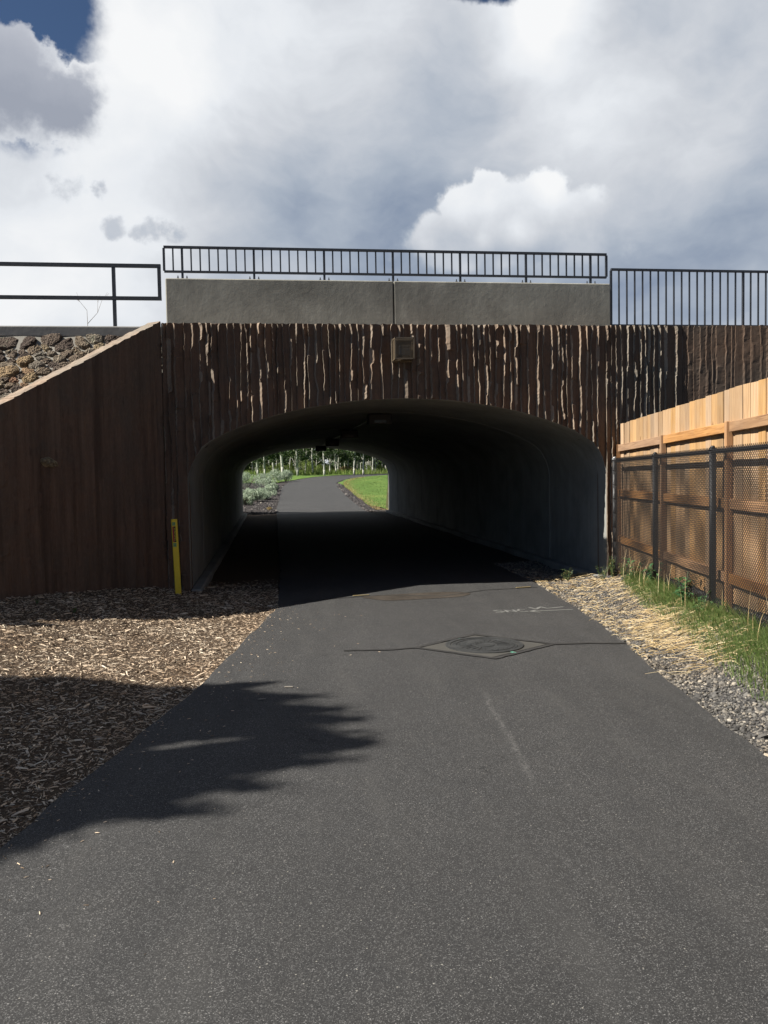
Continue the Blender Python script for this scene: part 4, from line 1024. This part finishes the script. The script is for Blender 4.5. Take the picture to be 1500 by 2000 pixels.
# blades: curved strips of 2 segments
def blades(name, P, H, Wd, lean, yaw, m, label, flat=False, seg=3, kind='stuff', cat=None, parent=None, curl=1.0):
    n = len(P); dx, dy = np.cos(yaw), np.sin(yaw); px, py = -dy, dx; Vs = []
    for k in range(seg+1):
        t = k/seg; hor = lean*(t**(1.0+curl)); ver = H*(t-0.35*(lean/(H+lean+1e-6))*t*t) if not flat else H*np.sin(t*math.pi)*0.5+0.002
        if flat: hor = lean*t
        wv = Wd*(1-t)**0.7*0.5+0.0002
        cx = P[:, 0]+dx*hor; cy = P[:, 1]+dy*hor; cz = P[:, 2]+ver
        if flat:
            bend = np.sin(t*3.0+P[:, 0]*50)*0.08*lean; cx = cx+px*bend; cy = cy+py*bend; cz = P[:, 2]+ver
        Vs.append(np.stack([cx-px*wv, cy-py*wv, cz], 1)); Vs.append(np.stack([cx+px*wv, cy+py*wv, cz], 1))
    V = np.stack(Vs, 1).reshape(-1, 3); k2 = 2*(seg+1)
    pf = np.array([(2*k, 2*k+1, 2*k+3, 2*k+2) for k in range(seg)])
    F = (pf[None]+(np.arange(n)*k2)[:, None, None]).reshape(-1, 4)
    o = mesh_np(name, V, F, m, parent)
    if kind: tag(o, label, cat, None, kind)
    return o
# straw: a fan of long golden stalks over the gravel
n = 1500; s = N_.uniform(0.7, 4.9, n); s = np.where(N_.uniform(0, 1, n) < 0.5, N_.normal(3.7, 0.6, n), s).clip(1.2, 4.85)
dcen = N_.beta(1.5, 2.0, n)*1.05; a0 = np.array([fp(float(t)) for t in s]); xa = a0[:, 0]-0.10-dcen; ya = a0[:, 1]+N_.normal(0, 0.05, n)
lim = np.interp(ya, [-5, -3.6, -2.6, -1.5], [0.10, 0.12, 0.45, 0.62]); ok = (xa > xr(ya)+lim+N_.exponential(0.14, n)*(N_.uniform(0, 1, n) < 0.93)) & ((ya < -1.4) | (dcen < 0.55)); ok &= ~((ya < -4.1) & (dcen > 0.5) & (N_.uniform(0, 1, n) < 0.85)); ok &= (ya > -5.0)
xa, ya = xa[ok], ya[ok]; n = len(xa)
Ls = N_.lognormal(math.log(0.13), 0.45, n).clip(0.04, 0.34); yw = math.pi+np.where(N_.uniform(0, 1, n) < 0.35, N_.uniform(-3.14, 3.14, n), N_.normal(0.15, 0.75, n))
xe = xa+np.cos(yw)*Ls*0.5; ye = ya+np.sin(yw)*Ls*0.5
zz = gz(xa, ya)+N_.uniform(0.012, 0.035, n)
P = np.stack([xa, ya, zz], 1)
def straw_mesh(name, P, Ls, yw, m, label, wd=0.0032):
    n = len(P); seg = 5; Vs = []; dx, dy = np.cos(yw), np.sin(yw); px, py = -dy, dx; ph = N_.uniform(0, 6.28, n); amp = N_.uniform(0.02, 0.10, n)*Ls; zj = N_.uniform(0, 0.016, n)
    for k in range(seg+1):
        t = k/seg; cx = P[:, 0]+dx*Ls*t+px*amp*np.sin(t*3+ph); cy = P[:, 1]+dy*Ls*t+py*amp*np.sin(t*3+ph)
        onp = (cx < xr(cy)); g0 = np.where(onp, zbase(cy)+0.034, gz(cx, cy)+0.008)+zj
        cz = g0+(P[:, 2]-gz(P[:, 0], P[:, 1]))*0.7+0.012*np.sin(t*math.pi)
        wv = wd*0.5*(1-0.6*t)
        Vs.append(np.stack([cx-px*wv, cy-py*wv, cz+0.0022*(py < 0)], 1)); Vs.append(np.stack([cx+px*wv, cy+py*wv, cz+0.0022*(py >= 0)], 1))
    V = np.stack(Vs, 1).reshape(-1, 3); pf = np.array([(2*k, 2*k+1, 2*k+3, 2*k+2) for k in range(seg)])
    F = (pf[None]+(np.arange(n)*2*(seg+1))[:, None, None]).reshape(-1, 4)
    o = mesh_np(name, V, F, m); tag(o, label, kind='stuff'); return o
straw_mesh('dry_straw', P, Ls, yw, M_straw, 'golden dry straw fanned over the gravel beside the fence', 0.0022)
# thin straw litter amid gravel & mulch
n = 1500; ya = N_.uniform(-4.3, 0.5, n); xa = xr(ya)+N_.uniform(0.0, 1.0, n); ok = xa < 2.55; xa, ya = xa[ok], ya[ok]; n = len(xa)
straw_mesh('straw_litter', np.stack([xa, ya, gz(xa, ya)+0.012], 1), N_.uniform(0.03, 0.12, n), N_.uniform(0, 6.28, n), M_straw, 'short pale straw litter in the gravel by the tunnel', 0.003)
# green verge grass along the chain-link fence
n = 19000; s = N_.uniform(0.9, 7.6, n); clump = 0.5+0.5*np.sin(s*4.1+1.0)*np.sin(s*1.7); ok = N_.uniform(0, 1, n) < (0.45+0.55*clump); s = s[ok]; n = len(s)
wdt = np.interp(s, [0.9, 1.6, 3.0, 4.2, 5.5], [0.14, 0.26, 0.32, 0.38, 0.46]); d = -0.02+np.abs(N_.beta(1.3, 2.0, n))*wdt*1.3
a0 = np.array([fp(float(t), -float(q)) for t, q in zip(s, d)]); xa, ya = a0[:, 0], a0[:, 1]
hh = N_.uniform(0.03, 0.18, n)*(0.78+0.22*np.sin(s*7.3+2)*np.sin(s*2.9))*1.1*np.interp(s, [0.9, 2, 3.5, 5], [0.7, 0.95, 1.0, 1.25]); yw = math.pi+0.35+N_.normal(0, 0.8, n)
blades('verge_grass', np.stack([xa, ya, gz(xa, ya)-0.005], 1), hh, N_.uniform(0.004, 0.008, n), hh*N_.uniform(0.35, 1.0, n), yw, M_grass, 'green grass growing along the foot of the chain-link fence')
# seed stalks
n = 90; s = N_.uniform(0.3, 6.5, n); a0 = np.array([fp(float(t), -float(q)) for t, q in zip(s, N_.uniform(-0.02, 0.2, n))]); xa, ya = a0[:, 0], a0[:, 1]
hh = N_.uniform(0.15, 0.42, n); blades('seed_stalks', np.stack([xa, ya, gz(xa, ya)], 1), hh, np.full(n, 0.004), hh*N_.uniform(0.1, 0.5, n), N_.uniform(0, 6.28, n), M_straw, 'thin dry seed stalks among the grass at the chain-link fence')
# broad-leaved weeds: things
def weed(x, y, h, nleaf, m, label, seed, dry=False):
    rr = random.Random(seed); e = empty('weed', gpt(x, y, -0.01)); tag(e, label, 'weed')
    b = MB(); stems = []
    for k in range(4 if not dry else 9):
        a = rr.uniform(0, 6.28); r = h*rr.uniform(0.1, 0.5); tip = (math.cos(a)*r, math.sin(a)*r, h*rr.uniform(0.6, 1)); b.tube((0, 0, 0), tip, 0.003, 5, 0.0015); stems.append(tip)
    b.build('stem', M_weed, e)
    V = []; F = []
    for k in range(nleaf):
        st_ = rr.choice(stems); t = rr.uniform(0.15, 1); p = Vector(st_)*t; a = rr.uniform(0, 6.28); L = rr.uniform(0.04, 0.11)*(0.5 if dry else 1.0)*(h/0.3)**0.5; el = rr.uniform(-0.2, 0.8); wd = L*(0.14 if dry else 0.20)
        d = Vector((math.cos(a)*math.cos(el), math.sin(a)*math.cos(el), math.sin(el))); sd = Vector((-math.sin(a), math.cos(a), 0))
        b0 = len(V); V += [p, p+d*L*0.45+sd*wd+Vector((0, 0, .004)), p+d*L*0.5, p+d*L*0.45-sd*wd+Vector((0, 0, .004)), p+d*L-Vector((0, 0, L*0.2))]
        F += [(b0, b0+1, b0+2), (b0, b0+2, b0+3), (b0+1, b0+4, b0+2), (b0+3, b0+2, b0+4)]
    mesh_np('leaves', [tuple(v) for v in V], F, m, e)
    return e
weed(2.16, -3.05, 0.36, 70, M_weed, 'tall broad-leaved green weed at the second chain-link post', 1)
weed(2.07, -3.55, 0.22, 46, M_weed, 'low broad-leaved weed on the straw just below the second fence post', 2)
weed(2.42, -1.35, 0.34, 50, M_weed, 'upright leafy weed against the mesh before the first middle post', 3)
weed(2.36, -1.95, 0.30, 46, M_weed, 'leafy weed growing at the foot of the first middle fence post', 4)
for k, (x, y, h, lb) in enumerate([(2.62, -0.30, 0.30, 'straggly half-dry weed in front of the fence end post'), (2.40, -0.50, 0.22, 'low yellowing weed on the gravel before the right tunnel corner'), (2.15, 0.05, 0.20, 'grassy weed at the foot of the right tunnel edge'), (2.55, -0.75, 0.20, 'small yellow-green weed beside the start of the chain-link fence')]):
    weed(x, y, h, 110, M_weeddry, lb, 10+k, True)
for k, (x, y, lb) in enumerate([(-3.55, -2.15, 'flat green weed in the mulch near the left wing wall'), (-3.95, -1.92, 'smallest green weed in the mulch, at the far left')]):
    weed(x, y, 0.06, 50 if k == 0 else 22, M_weeddry, lb, 20+k, True)
# bare sapling twig above the kerb on the left
tw = empty('bare_sapling', (-4.02, 1.25, 3.25)); tag(tw, 'tiny leafless twig sticking up above the kerb under the left railing', 'twig')
b = MB()
def branch(p, d, L, r, dep, rr):
    q = p+d*L; b.tube(p, q, r, 5, r*0.7)
    if dep == 0: return
    for k in range(2): branch(q, (d+Vector((rr.uniform(-.8, .8), rr.uniform(-.3, .3), rr.uniform(-.1, .5)))).normalized(), L*rr.uniform(0.6, 0.9), r*0.7, dep-1, rr)
branch(Vector((0, 0, 0)), Vector((0, 0, 1)), 0.28, 0.005, 3, random.Random(12)); b.build('stem', M_twig, tw)
# little yellow leaf litter on the path
for k, (x, y, L, lb) in enumerate([(-0.63, -0.60, 0.20, 'yellow strip of dry leaf at the shadow edge on the path'), (1.42, -0.38, 0.20, 'pale yellow stick at the right edge of the path before the tunnel')]):
    b = MB(); b.box((0, 0, 0.006), (L, 0.02, 0.008), bev=0.002); o = b.build('dry_stick', M_straightyellow); o.location = (x, y, zpath(x, y)+0.004); o.rotation_euler = (0, 0, 0.15); tag(o, lb, 'stick')
for k, (x, y, L, a, lb) in enumerate([(-1.57, -4.72, 0.06, -0.2, 'small pale wood chip in the tree shadow on the path'), (-1.75, -5.0, 0.05, 0.1, 'thin pale wood sliver near the mulch edge in the tree shadow')]):
    b = MB(); b.box((0, 0, 0.004), (L, L*0.28, 0.008), bev=0.002); o = b.build('wood_chip', M_pale); o.location = (x, y, zpath(x, y)+0.001); o.rotation_euler = (0, 0, a); tag(o, lb, 'wood chip')

# ------------------------------------------------------------------ beyond the tunnel
def m_lawn():
    m, t, b = mat('mown_lawn', 0.9, 0.15); p = pos(t); n = t.noise(t.mapping(p, (1, 0.45, 1)), 0.9, 6, 0.7, 0.8); f = t.noise(p, 18, 4, 0.7)
    c = t.ramp(n, [(0.3, (0.050, 0.110, 0.018)), (0.5, (0.085, 0.165, 0.028)), (0.7, (0.16, 0.215, 0.048))])
    c = t.mix(t.map(f, 0.3, 0.7, 0, 0.5), c, (0.13, 0.165, 0.05)); t.link(c, b.inputs['Base Color']); bump(t, b, f, 1.0, 0.06); return m
M_lawn = m_lawn()
ly = rng((20.9, 100, 0.25)); V = []; nn = 24
for y in ly:
    a = float(xr(y))+0.50+0.05*math.sin(y*0.9)-0.35*sm((y-40)/8)+0.5*sm((26-y)/5); bq = a+60
    for i in range(nn):
        u = (i/(nn-1))**2; x = a+(bq-a)*u; V.append((x, y, float(gz(x, y))+0.03+0.25*sm((x-a)/9)*sm((y-21)/10)*sm((78-y)/15)))
F = np.array([(r*nn+i, r*nn+i+1, (r+1)*nn+i+1, (r+1)*nn+i) for r in range(len(ly)-1) for i in range(nn-1)])
lawn = mesh_np('lawn', V, F, M_lawn, smooth=True); tag(lawn, kind='structure', label='bright green mown lawn right of the path beyond the tunnel')
ly = rng((50.0, 84, 0.6)); V = []
for y in ly:
    bq = float(xl(y))-0.12-0.5*sm((56-y)/5); a = bq-50
    for i in range(nn):
        u = 1-(1-i/(nn-1))**2; x = a+(bq-a)*u; V.append((x, y, float(gz(x, y))+0.035))
F = np.array([(r*nn+i, r*nn+i+1, (r+1)*nn+i+1, (r+1)*nn+i) for r in range(len(ly)-1) for i in range(nn-1)])
lawn2 = mesh_np('lawn', V, F, M_lawn, smooth=True); tag(lawn2, kind='structure', label='thin strip of grass between the path and the aspens')
n = 15000; ya = N_.uniform(21.5, 62, n); xa = xr(ya)+0.75+N_.uniform(0, 1, n)*6+0.3*sm((26-ya)/5)
lz = lambda x, y: gz(x, y)+0.03+0.25*sm((x-(xr(y)+0.5))/9)*sm((y-21)/10)*sm((78-y)/15)
blades('lawn_blades', np.stack([xa, ya, lz(xa, ya)-0.01], 1), N_.uniform(0.03, 0.09, n), np.full(n, 0.014), N_.uniform(0.02, 0.06, n), N_.uniform(0, 6.28, n), M_lawngrass, 'grass blades of the lawn beyond the tunnel', seg=2)

n = 3000; ya = N_.uniform(21.5, 60, n); xa = xr(ya)+0.45+np.abs(N_.normal(0, 0.28, n))
blades('dry_lawn_edge', np.stack([xa, ya, lz(xa, ya)-0.01], 1), N_.uniform(0.03, 0.09, n), np.full(n, 0.018), N_.uniform(0.03, 0.09, n), N_.uniform(0, 6.28, n), M_drybush, 'yellowed dry grass along the edge of the lawn', seg=2)
def leafcloud(centres, radii, n, size, rr, aspect=0.75, shell=0.35, flat=1.0):
    k = N_.randint(0, len(centres), n); c = np.asarray(centres)[k]; r = np.asarray(radii)[k]
    d = N_.normal(0, 1, (n, 3)); d /= np.linalg.norm(d, axis=1)[:, None]; rad_ = (N_.uniform(shell**3, 1, n))**(1/3.0)
    P = c+d*rad_[:, None]*r
    nn_ = d+N_.normal(0, 0.7, (n, 3)); nn_ /= np.linalg.norm(nn_, axis=1)[:, None]
    a = np.cross(nn_, N_.normal(0, 1, (n, 3))); a /= np.linalg.norm(a, axis=1)[:, None]; b_ = np.cross(nn_, a)
    s = size*N_.uniform(0.6, 1.3, n)[:, None]
    V = np.stack([P-a*s*0.5, P+b_*s*0.5*aspect-nn_*s*0.08, P+a*s*0.5, P-b_*s*0.5*aspect-nn_*s*0.08], 1).reshape(-1, 3)
    F = np.arange(n*4).reshape(-1, 4); return V, F
def aspen_proto(seed, H, r0, fork, loc):
    rr = random.Random(seed); e = empty('aspen_tree', loc)
    b = MB(); p = Vector((0, 0, -0.1)); d = Vector((rr.uniform(-.04, .04), rr.uniform(-.04, .04), 1)).normalized(); cs = []; rs = []
    nseg = 9; r = r0
    for k in range(nseg):
        q = p+d*(H*0.85/nseg); r1 = r0*(1-0.8*(k+1)/nseg); b.tube(p, q, r, 9, r1, caps=(k in (0, nseg-1))); 
        if k >= 1:
            for j in range(2 if k < 5 else 3):
                a = rr.uniform(0, 6.28); L = rr.uniform(0.5, 1.3)*(1.2-0.07*k); t = q+Vector((math.cos(a)*L, math.sin(a)*L, L*rr.uniform(0.3, 1.0))); b.tube(q, t, r1*0.45, 5, 0.012)
                if q.z > 1.3: cs += [tuple(t), tuple(q*0.4+t*0.6)]; rs += [(0.50, 0.50, 0.36), (0.38, 0.38, 0.30)]
        if fork and k == 3:
            a = rr.uniform(0, 6.28); t = q+Vector((0.35*math.cos(a)+0.25, 0.2, 0.75)); b.tube(q, t, r1*0.8, 7, r1*0.5)
        p = q; r = r1; d = (d+Vector((rr.uniform(-.09, .09), rr.uniform(-.09, .09), 0))).normalized()
    b.build('trunk', M_bark, e, True)
    V, F = leafcloud(cs, rs, 3400, 0.15, rr, 0.9, 0.1)
    mesh_np('crown', V, F, M_aspenleaf, e)
    return e
protos = [aspen_proto(31+k, (9.5, 8.0, 10.0, 8.8, 7.2)[k], (0.13, 0.10, 0.15, 0.11, 0.085)[k], k in (0, 2), (0, 0, 0)) for k in range(5)]
used = [0]*5
def put_aspen(k, x, y, s, rz, label, group):
    o = protos[k] if not used[k] else copy_tree(protos[k]); used[k] = 1
    o.location = (x, y, float(gz(x, y))); o.scale = (s, s, s); o.rotation_euler = (0, 0, rz); tag(o, label, 'tree', group); return o
def atd(px, d):
    k = (px-750)/FPX; v = CF*1.0+CR*k; v = v/ (v@np.array([math.sin(rad(7.6)), math.cos(rad(7.6)), 0])); return CAM[0]+v[0]*d, CAM[1]+v[1]*d
front = [(505, 84, 1, 1.0, 'slender white aspen at the left edge of the row seen through the tunnel'), (519, 86, 3, .95, 'aspen behind the sage bushes, second from the left'), (536, 88, 1, 1.0, 'pale aspen trunk third from the left in the front row'), (554, 82, 0, 1.15, 'thick forked white aspen standing tallest above the sage bushes'),
         (583, 83, 3, 1.0, 'straight white aspen at the front left of the path bend'), (613, 90, 1, 1.1, 'tall thin white aspen seen below the hanging lights'), (635, 80, 2, .7, 'dark-trunked aspen in the centre of the row'), (646, 92, 4, 1.0, 'thin leaning aspen right of the centre'), (658, 90, 4, 1.1, 'slim pale aspen before the dry grass'),
         (693, 82, 3, .9, 'clean white aspen with a side branch right of the path bend'), (711, 82, 4, 1.1, 'short white-trunked aspen near the right end of the front row'), (729, 89, 1, 1.0, 'pair-like pale aspen toward the right edge'), (735, 91, 4, 1.0, 'aspen just right of the pale pair'), (755, 93, 1, 1.0, 'last aspen beside the right tunnel edge')]
for (px, d, k, s, lb) in front:
    x, y = atd(px, d); put_aspen(k, x, y, s, R_.uniform(0, 6.28), lb, 'aspens in the front row')
pts_ = []
for i in range(400):
    if len(pts_) >= 96: break
    px = R_.uniform(420, 850) if len(pts_) < 58 else R_.choice([R_.uniform(180, 420), R_.uniform(850, 1080)]); d = R_.uniform(90, 118); x, y = atd(px, d)
    if all((x-a)**2+(y-c)**2 > 1.5 for a, c in pts_): pts_.append((x, y))
for i, (x, y) in enumerate(pts_):
    put_aspen(R_.choice([1, 3, 4, 4, 1]), x, y, R_.uniform(0.75, 1.0), R_.uniform(0, 6.28), 'white-stemmed aspen standing within the grove behind the front row', 'aspens within the grove')
# undergrowth bushes and tall grass under the trees
def bush(name, x, y, r, h, n, size, m, label, cat, group=None, seed=0, stem=None, base=0.0):
    rr = random.Random(seed); e = empty(name, (x, y, float(gz(x, y))+base)); tag(e, label, cat, group)
    cs = []; rs = []
    for k in range(16):
        a = rr.uniform(0, 6.28); q = rr.uniform(0, 0.72)*r; cs.append((math.cos(a)*q, math.sin(a)*q, h*rr.uniform(0.25, 0.80-0.3*q/r))); rs.append((r*0.30, r*0.30, h*0.24))
    V, F = leafcloud(cs, rs, n, size, rr, 0.5, 0.5); V[:, 2] = np.maximum(V[:, 2], 0.0)
    mesh_np('foliage', V, F, m, e)
    b = MB()
    for k in range(7): a = rr.uniform(0, 6.28); b.tube((0, 0, -0.02), (math.cos(a)*r*0.5, math.sin(a)*r*0.5, h*0.6), 0.012, 5, 0.005)
    b.build('stems', stem or M_twig, e)
    return e
for k, (px, d, r, h, m, lb) in enumerate([(600, 96, 1.5, 1.9, M_bushleaf, 'rounded light green bush under the aspens left of centre'), (545, 96, 1.4, 1.5, M_bushleaf, 'light green bush behind the forked aspen'), (570, 98, 1.2, 1.7, M_bushleaf, 'small green bush between two aspens at the left'), (625, 98, 1.3, 1.3, M_bushleaf, 'green bush in the centre of the grove edge'), (520, 97, 1.5, 1.6, M_bushleaf, 'green bush at the left end of the grove edge'),
                              (680, 94, 1.6, 1.0, M_drybush, 'clump of tan dry grass right of the centre under the trees'), (667, 93, 1.2, .9, M_drybush, 'smaller tan dry grass clump beside the larger one'), (650, 99, 1.3, 1.5, M_bushleaf, 'green bush behind the tan dry grass'), (718, 96, 1.3, 1.2, M_bushleaf, 'green bush toward the right end of the grove edge'), (742, 97, 1.2, 1.1, M_bushleaf, 'last green bush at the right end of the grove edge')]):
    x, y = atd(px, d); bush('bush', x, y, r, h, 1500, 0.10, m, lb, 'bush', 'bushes at the foot of the grove', 50+k)
n = 9000; xs_ = []; 
px = N_.uniform(450, 800, n); dd = N_.uniform(86, 104, n); q = np.array([atd(a, c) for a, c in zip(px, dd)])
blades('undergrowth', np.stack([q[:, 0], q[:, 1], gz(q[:, 0], q[:, 1])], 1), N_.uniform(0.25, 0.75, n), np.full(n, 0.05), N_.uniform(0.05, 0.25, n), N_.uniform(0, 6.28, n), M_bushleaf, 'tall grass and undergrowth between the aspen trunks', seg=2)
# dense wood behind
V = []; cs = []; rs = []
for k in range(150):
    px_ = R_.uniform(120, 1150); d = R_.uniform(116, 128); x, y = atd(px_, d); cs.append((x, y, R_.uniform(0.8, 8.0))); rs.append((2.4, 1.2, 1.8))
V, F = leafcloud(cs, rs, 130000, 0.36, R_, 0.9, 0.0)
o = mesh_np('woods', V, F, M_aspenleaf); tag(o, 'dense dark green wood closing the view behind the aspens', kind='stuff')
# sage bushes along the left of the path beyond the tunnel
sage = [(-2.35, 29.5, .62, .62, 'largest pale sage bush nearest to the tunnel exit'), (-1.95, 31.2, .50, .58, 'pale sage bush leaning to the path behind the nearest one'), (-2.75, 27.2, .38, .40, 'small sage bush at the front beside the tunnel edge'), (-1.75, 34.5, .55, .60, 'silvery sage bush in the middle of the row'), (-2.85, 33.5, .42, .50, 'sage bush behind the largest one at the left edge'),
        (-1.45, 38.0, .42, .48, 'small round sage bush close to the path edge'), (-3.1, 39.5, .95, 1.05, 'tall blue-grey sage bush at the left edge of the view'), (-1.9, 41.5, .60, .62, 'sage bush behind the small round one'), (-1.25, 50.5, .80, .95, 'wide sage bush farthest up the path'), (-0.55, 51.5, .55, .85, 'last sage bush beside the grass strip'), (-2.2, 48.5, .6, .75, 'sage bush just left of the farthest pair')]
for k, (x, y, r, h, lb) in enumerate(sage):
    bush('sage_bush', x, y, r*1.25, h*1.12, 3600, 0.060, M_sage, lb, 'bush', 'sage bushes beyond the tunnel', 80+k)
e = bush('dry_weed', -1.75, 23.6, .16, .16, 300, 0.04, M_drybush, 'small orange-yellow dry weed at the path edge beyond the tunnel', 'weed', None, 99)
b = MB(); b.tube((0, 0, 0), (0, 0, 0.75), 0.07, 12); b.tube((0, 0, 0.75), (0, 0, 0.80), 0.07, 12, 0.04); o = b.build('bollard', M_white, None, True); x, y = atd(769.5, 62); o.location = (x, y, float(gz(x, y))+0.2); tag(o, 'small white post at the far edge of the lawn', 'bollard')

# ------------------------------------------------------------------ shadow-casting shrubs just left of the frame
def upright(name, x, y, leaders, label, seed):
    rr = random.Random(seed); e = empty(name, (x, y, float(gz(x, y)))); tag(e, label, 'tree'); g0 = e.location.z
    b = MB(); cs = []; rs = []
    for (lx, ly_, h, r) in leaders:
        b.tube((lx*0.2, ly_*0.3, 0), (lx*0.8, ly_, h*0.4), 0.04, 7, 0.03); b.tube((lx*0.8, ly_, h*0.4), (lx, ly_, h*0.97), 0.03, 7, 0.008)
        m_ = int(h/0.10)
        for k in range(m_):
            t = k/m_; 
            if t < 0.08: continue
            rr_ = r*(1-t)**0.62+0.035; a = rr.uniform(0, 6.28); q = rr_*0.45
            cs.append((lx*(0.5+0.5*t)+math.cos(a)*q, ly_*(0.55+0.45*t)+math.sin(a)*q, h*t)); rs.append((rr_*0.75, rr_*0.75, 0.16))
    b.build('trunk', M_twig, e)
    V, F = leafcloud(cs, rs, 46000, 0.09, rr, 0.35, 0.0); mesh_np('crown', V, F, M_conifer, e); return e
def gpx(px, py):
    d = CF+CR*(px-750)/FPX-CU*(py-1000)/FPX; z = 0.0
    for _ in range(6): p = CAM+d*((z-CAM[2])/d[2]); z = float(gz(p[0], p[1])) if p[0] < xl(p[1]) else 0.02
    return (p[0]+z, p[1]+0.085*z)
def in_poly(P, poly):
    x, y = P[:, 0], P[:, 1]; r = np.zeros(len(P), bool); n = len(poly)
    for i in range(n):
        x1, y1 = poly[i][:2]; x2, y2 = poly[(i+1) % n][:2]
        c = ((y1 > y) != (y2 > y)) & (x < (x2-x1)*(y-y1)/(y2-y1+1e-12)+x1); r ^= c
    return r
# the crown is grown so that its sun shadow has the ragged outline seen on the mulch and the path
outl = [(-250, 1318), (0, 1325), (130, 1322), (240, 1338), (380, 1345), (430, 1338), (540, 1333), (450, 1350), (520, 1358), (620, 1362), (520, 1375), (600, 1382), (690, 1387), (580, 1398), (720, 1408), (600, 1420), (650, 1436),
        (750, 1455), (640, 1470), (560, 1482), (680, 1490), (540, 1505), (440, 1518), (540, 1548), (400, 1545), (330, 1572), (420, 1592), (300, 1600), (210, 1598), (150, 1612), (110, 1632), (20, 1655), (-250, 1780)]
OP = [gpx(a, c) for a, c in outl]; slit = [gpx(a, c) for a, c in [(255, 1470), (300, 1458), (380, 1447), (480, 1441), (520, 1444), (420, 1454), (330, 1466)]]
xs0 = min(p[0] for p in OP); xs1 = max(p[0] for p in OP); ys0 = min(p[1] for p in OP); ys1 = max(p[1] for p in OP)
Q = np.stack([N_.uniform(xs0, xs1, 260000), N_.uniform(ys0, ys1, 260000)], 1)
jit = N_.normal(0, 1, Q.shape)*np.array([0.10, 0.028])*(N_.uniform(0, 1, (len(Q), 1))**1.5*1.6)
Q = Q[in_poly(Q+jit, OP) & ~in_poly(Q+jit*0.5, slit)][:62000]
TX, TY = -8.4, -6.0
ox = N_.normal(0, 0.55, len(Q)); hz = Q[:, 0]-(TX+ox); PC = np.stack([TX+ox, Q[:, 1]-0.085*hz, hz], 1)
t0 = empty('broadleaf_tree', (TX, TY, 0)); tag(t0, 'leafy young tree left of the mulch whose shadow falls across the path', 'tree')
PC[:, 0] -= TX; PC[:, 1] -= TY
n = len(PC); d = N_.normal(0, 1, (n, 3)); d /= np.linalg.norm(d, axis=1)[:, None]; a_ = np.cross(d, N_.normal(0, 1, (n, 3))); a_ /= np.linalg.norm(a_, axis=1)[:, None]; b_ = np.cross(d, a_); sz = N_.uniform(0.035, 0.075, n)[:, None]
V = np.stack([PC-a_*sz*0.5, PC+b_*sz*0.35, PC+a_*sz*0.5, PC-b_*sz*0.35], 1).reshape(-1, 3)
mesh_np('crown', V, np.arange(4*n).reshape(-1, 4), M_conifer, t0)
b = MB(); b.tube((0, 0, -0.1), (0.05, 0.0, 2.2), 0.10, 10, 0.07); b.tube((0.05, 0, 2.2), (0.1, 0.1, 5.4), 0.07, 8, 0.02)
for k in range(16):
    q = PC[N_.randint(0, n)]; z0 = min(2.0+k*0.2, q[2]*0.8); b.tube((0.05, 0, z0), tuple(q), 0.03, 5, 0.006)
b.build('trunk', M_twig, t0)
upright('juniper_tree', -6.0, -2.85, [(0, 0.15, 1.9, .35), (0.1, -0.15, 2.1, .3)], 'small juniper farther left, casting the short shadow near the wing wall', 6)
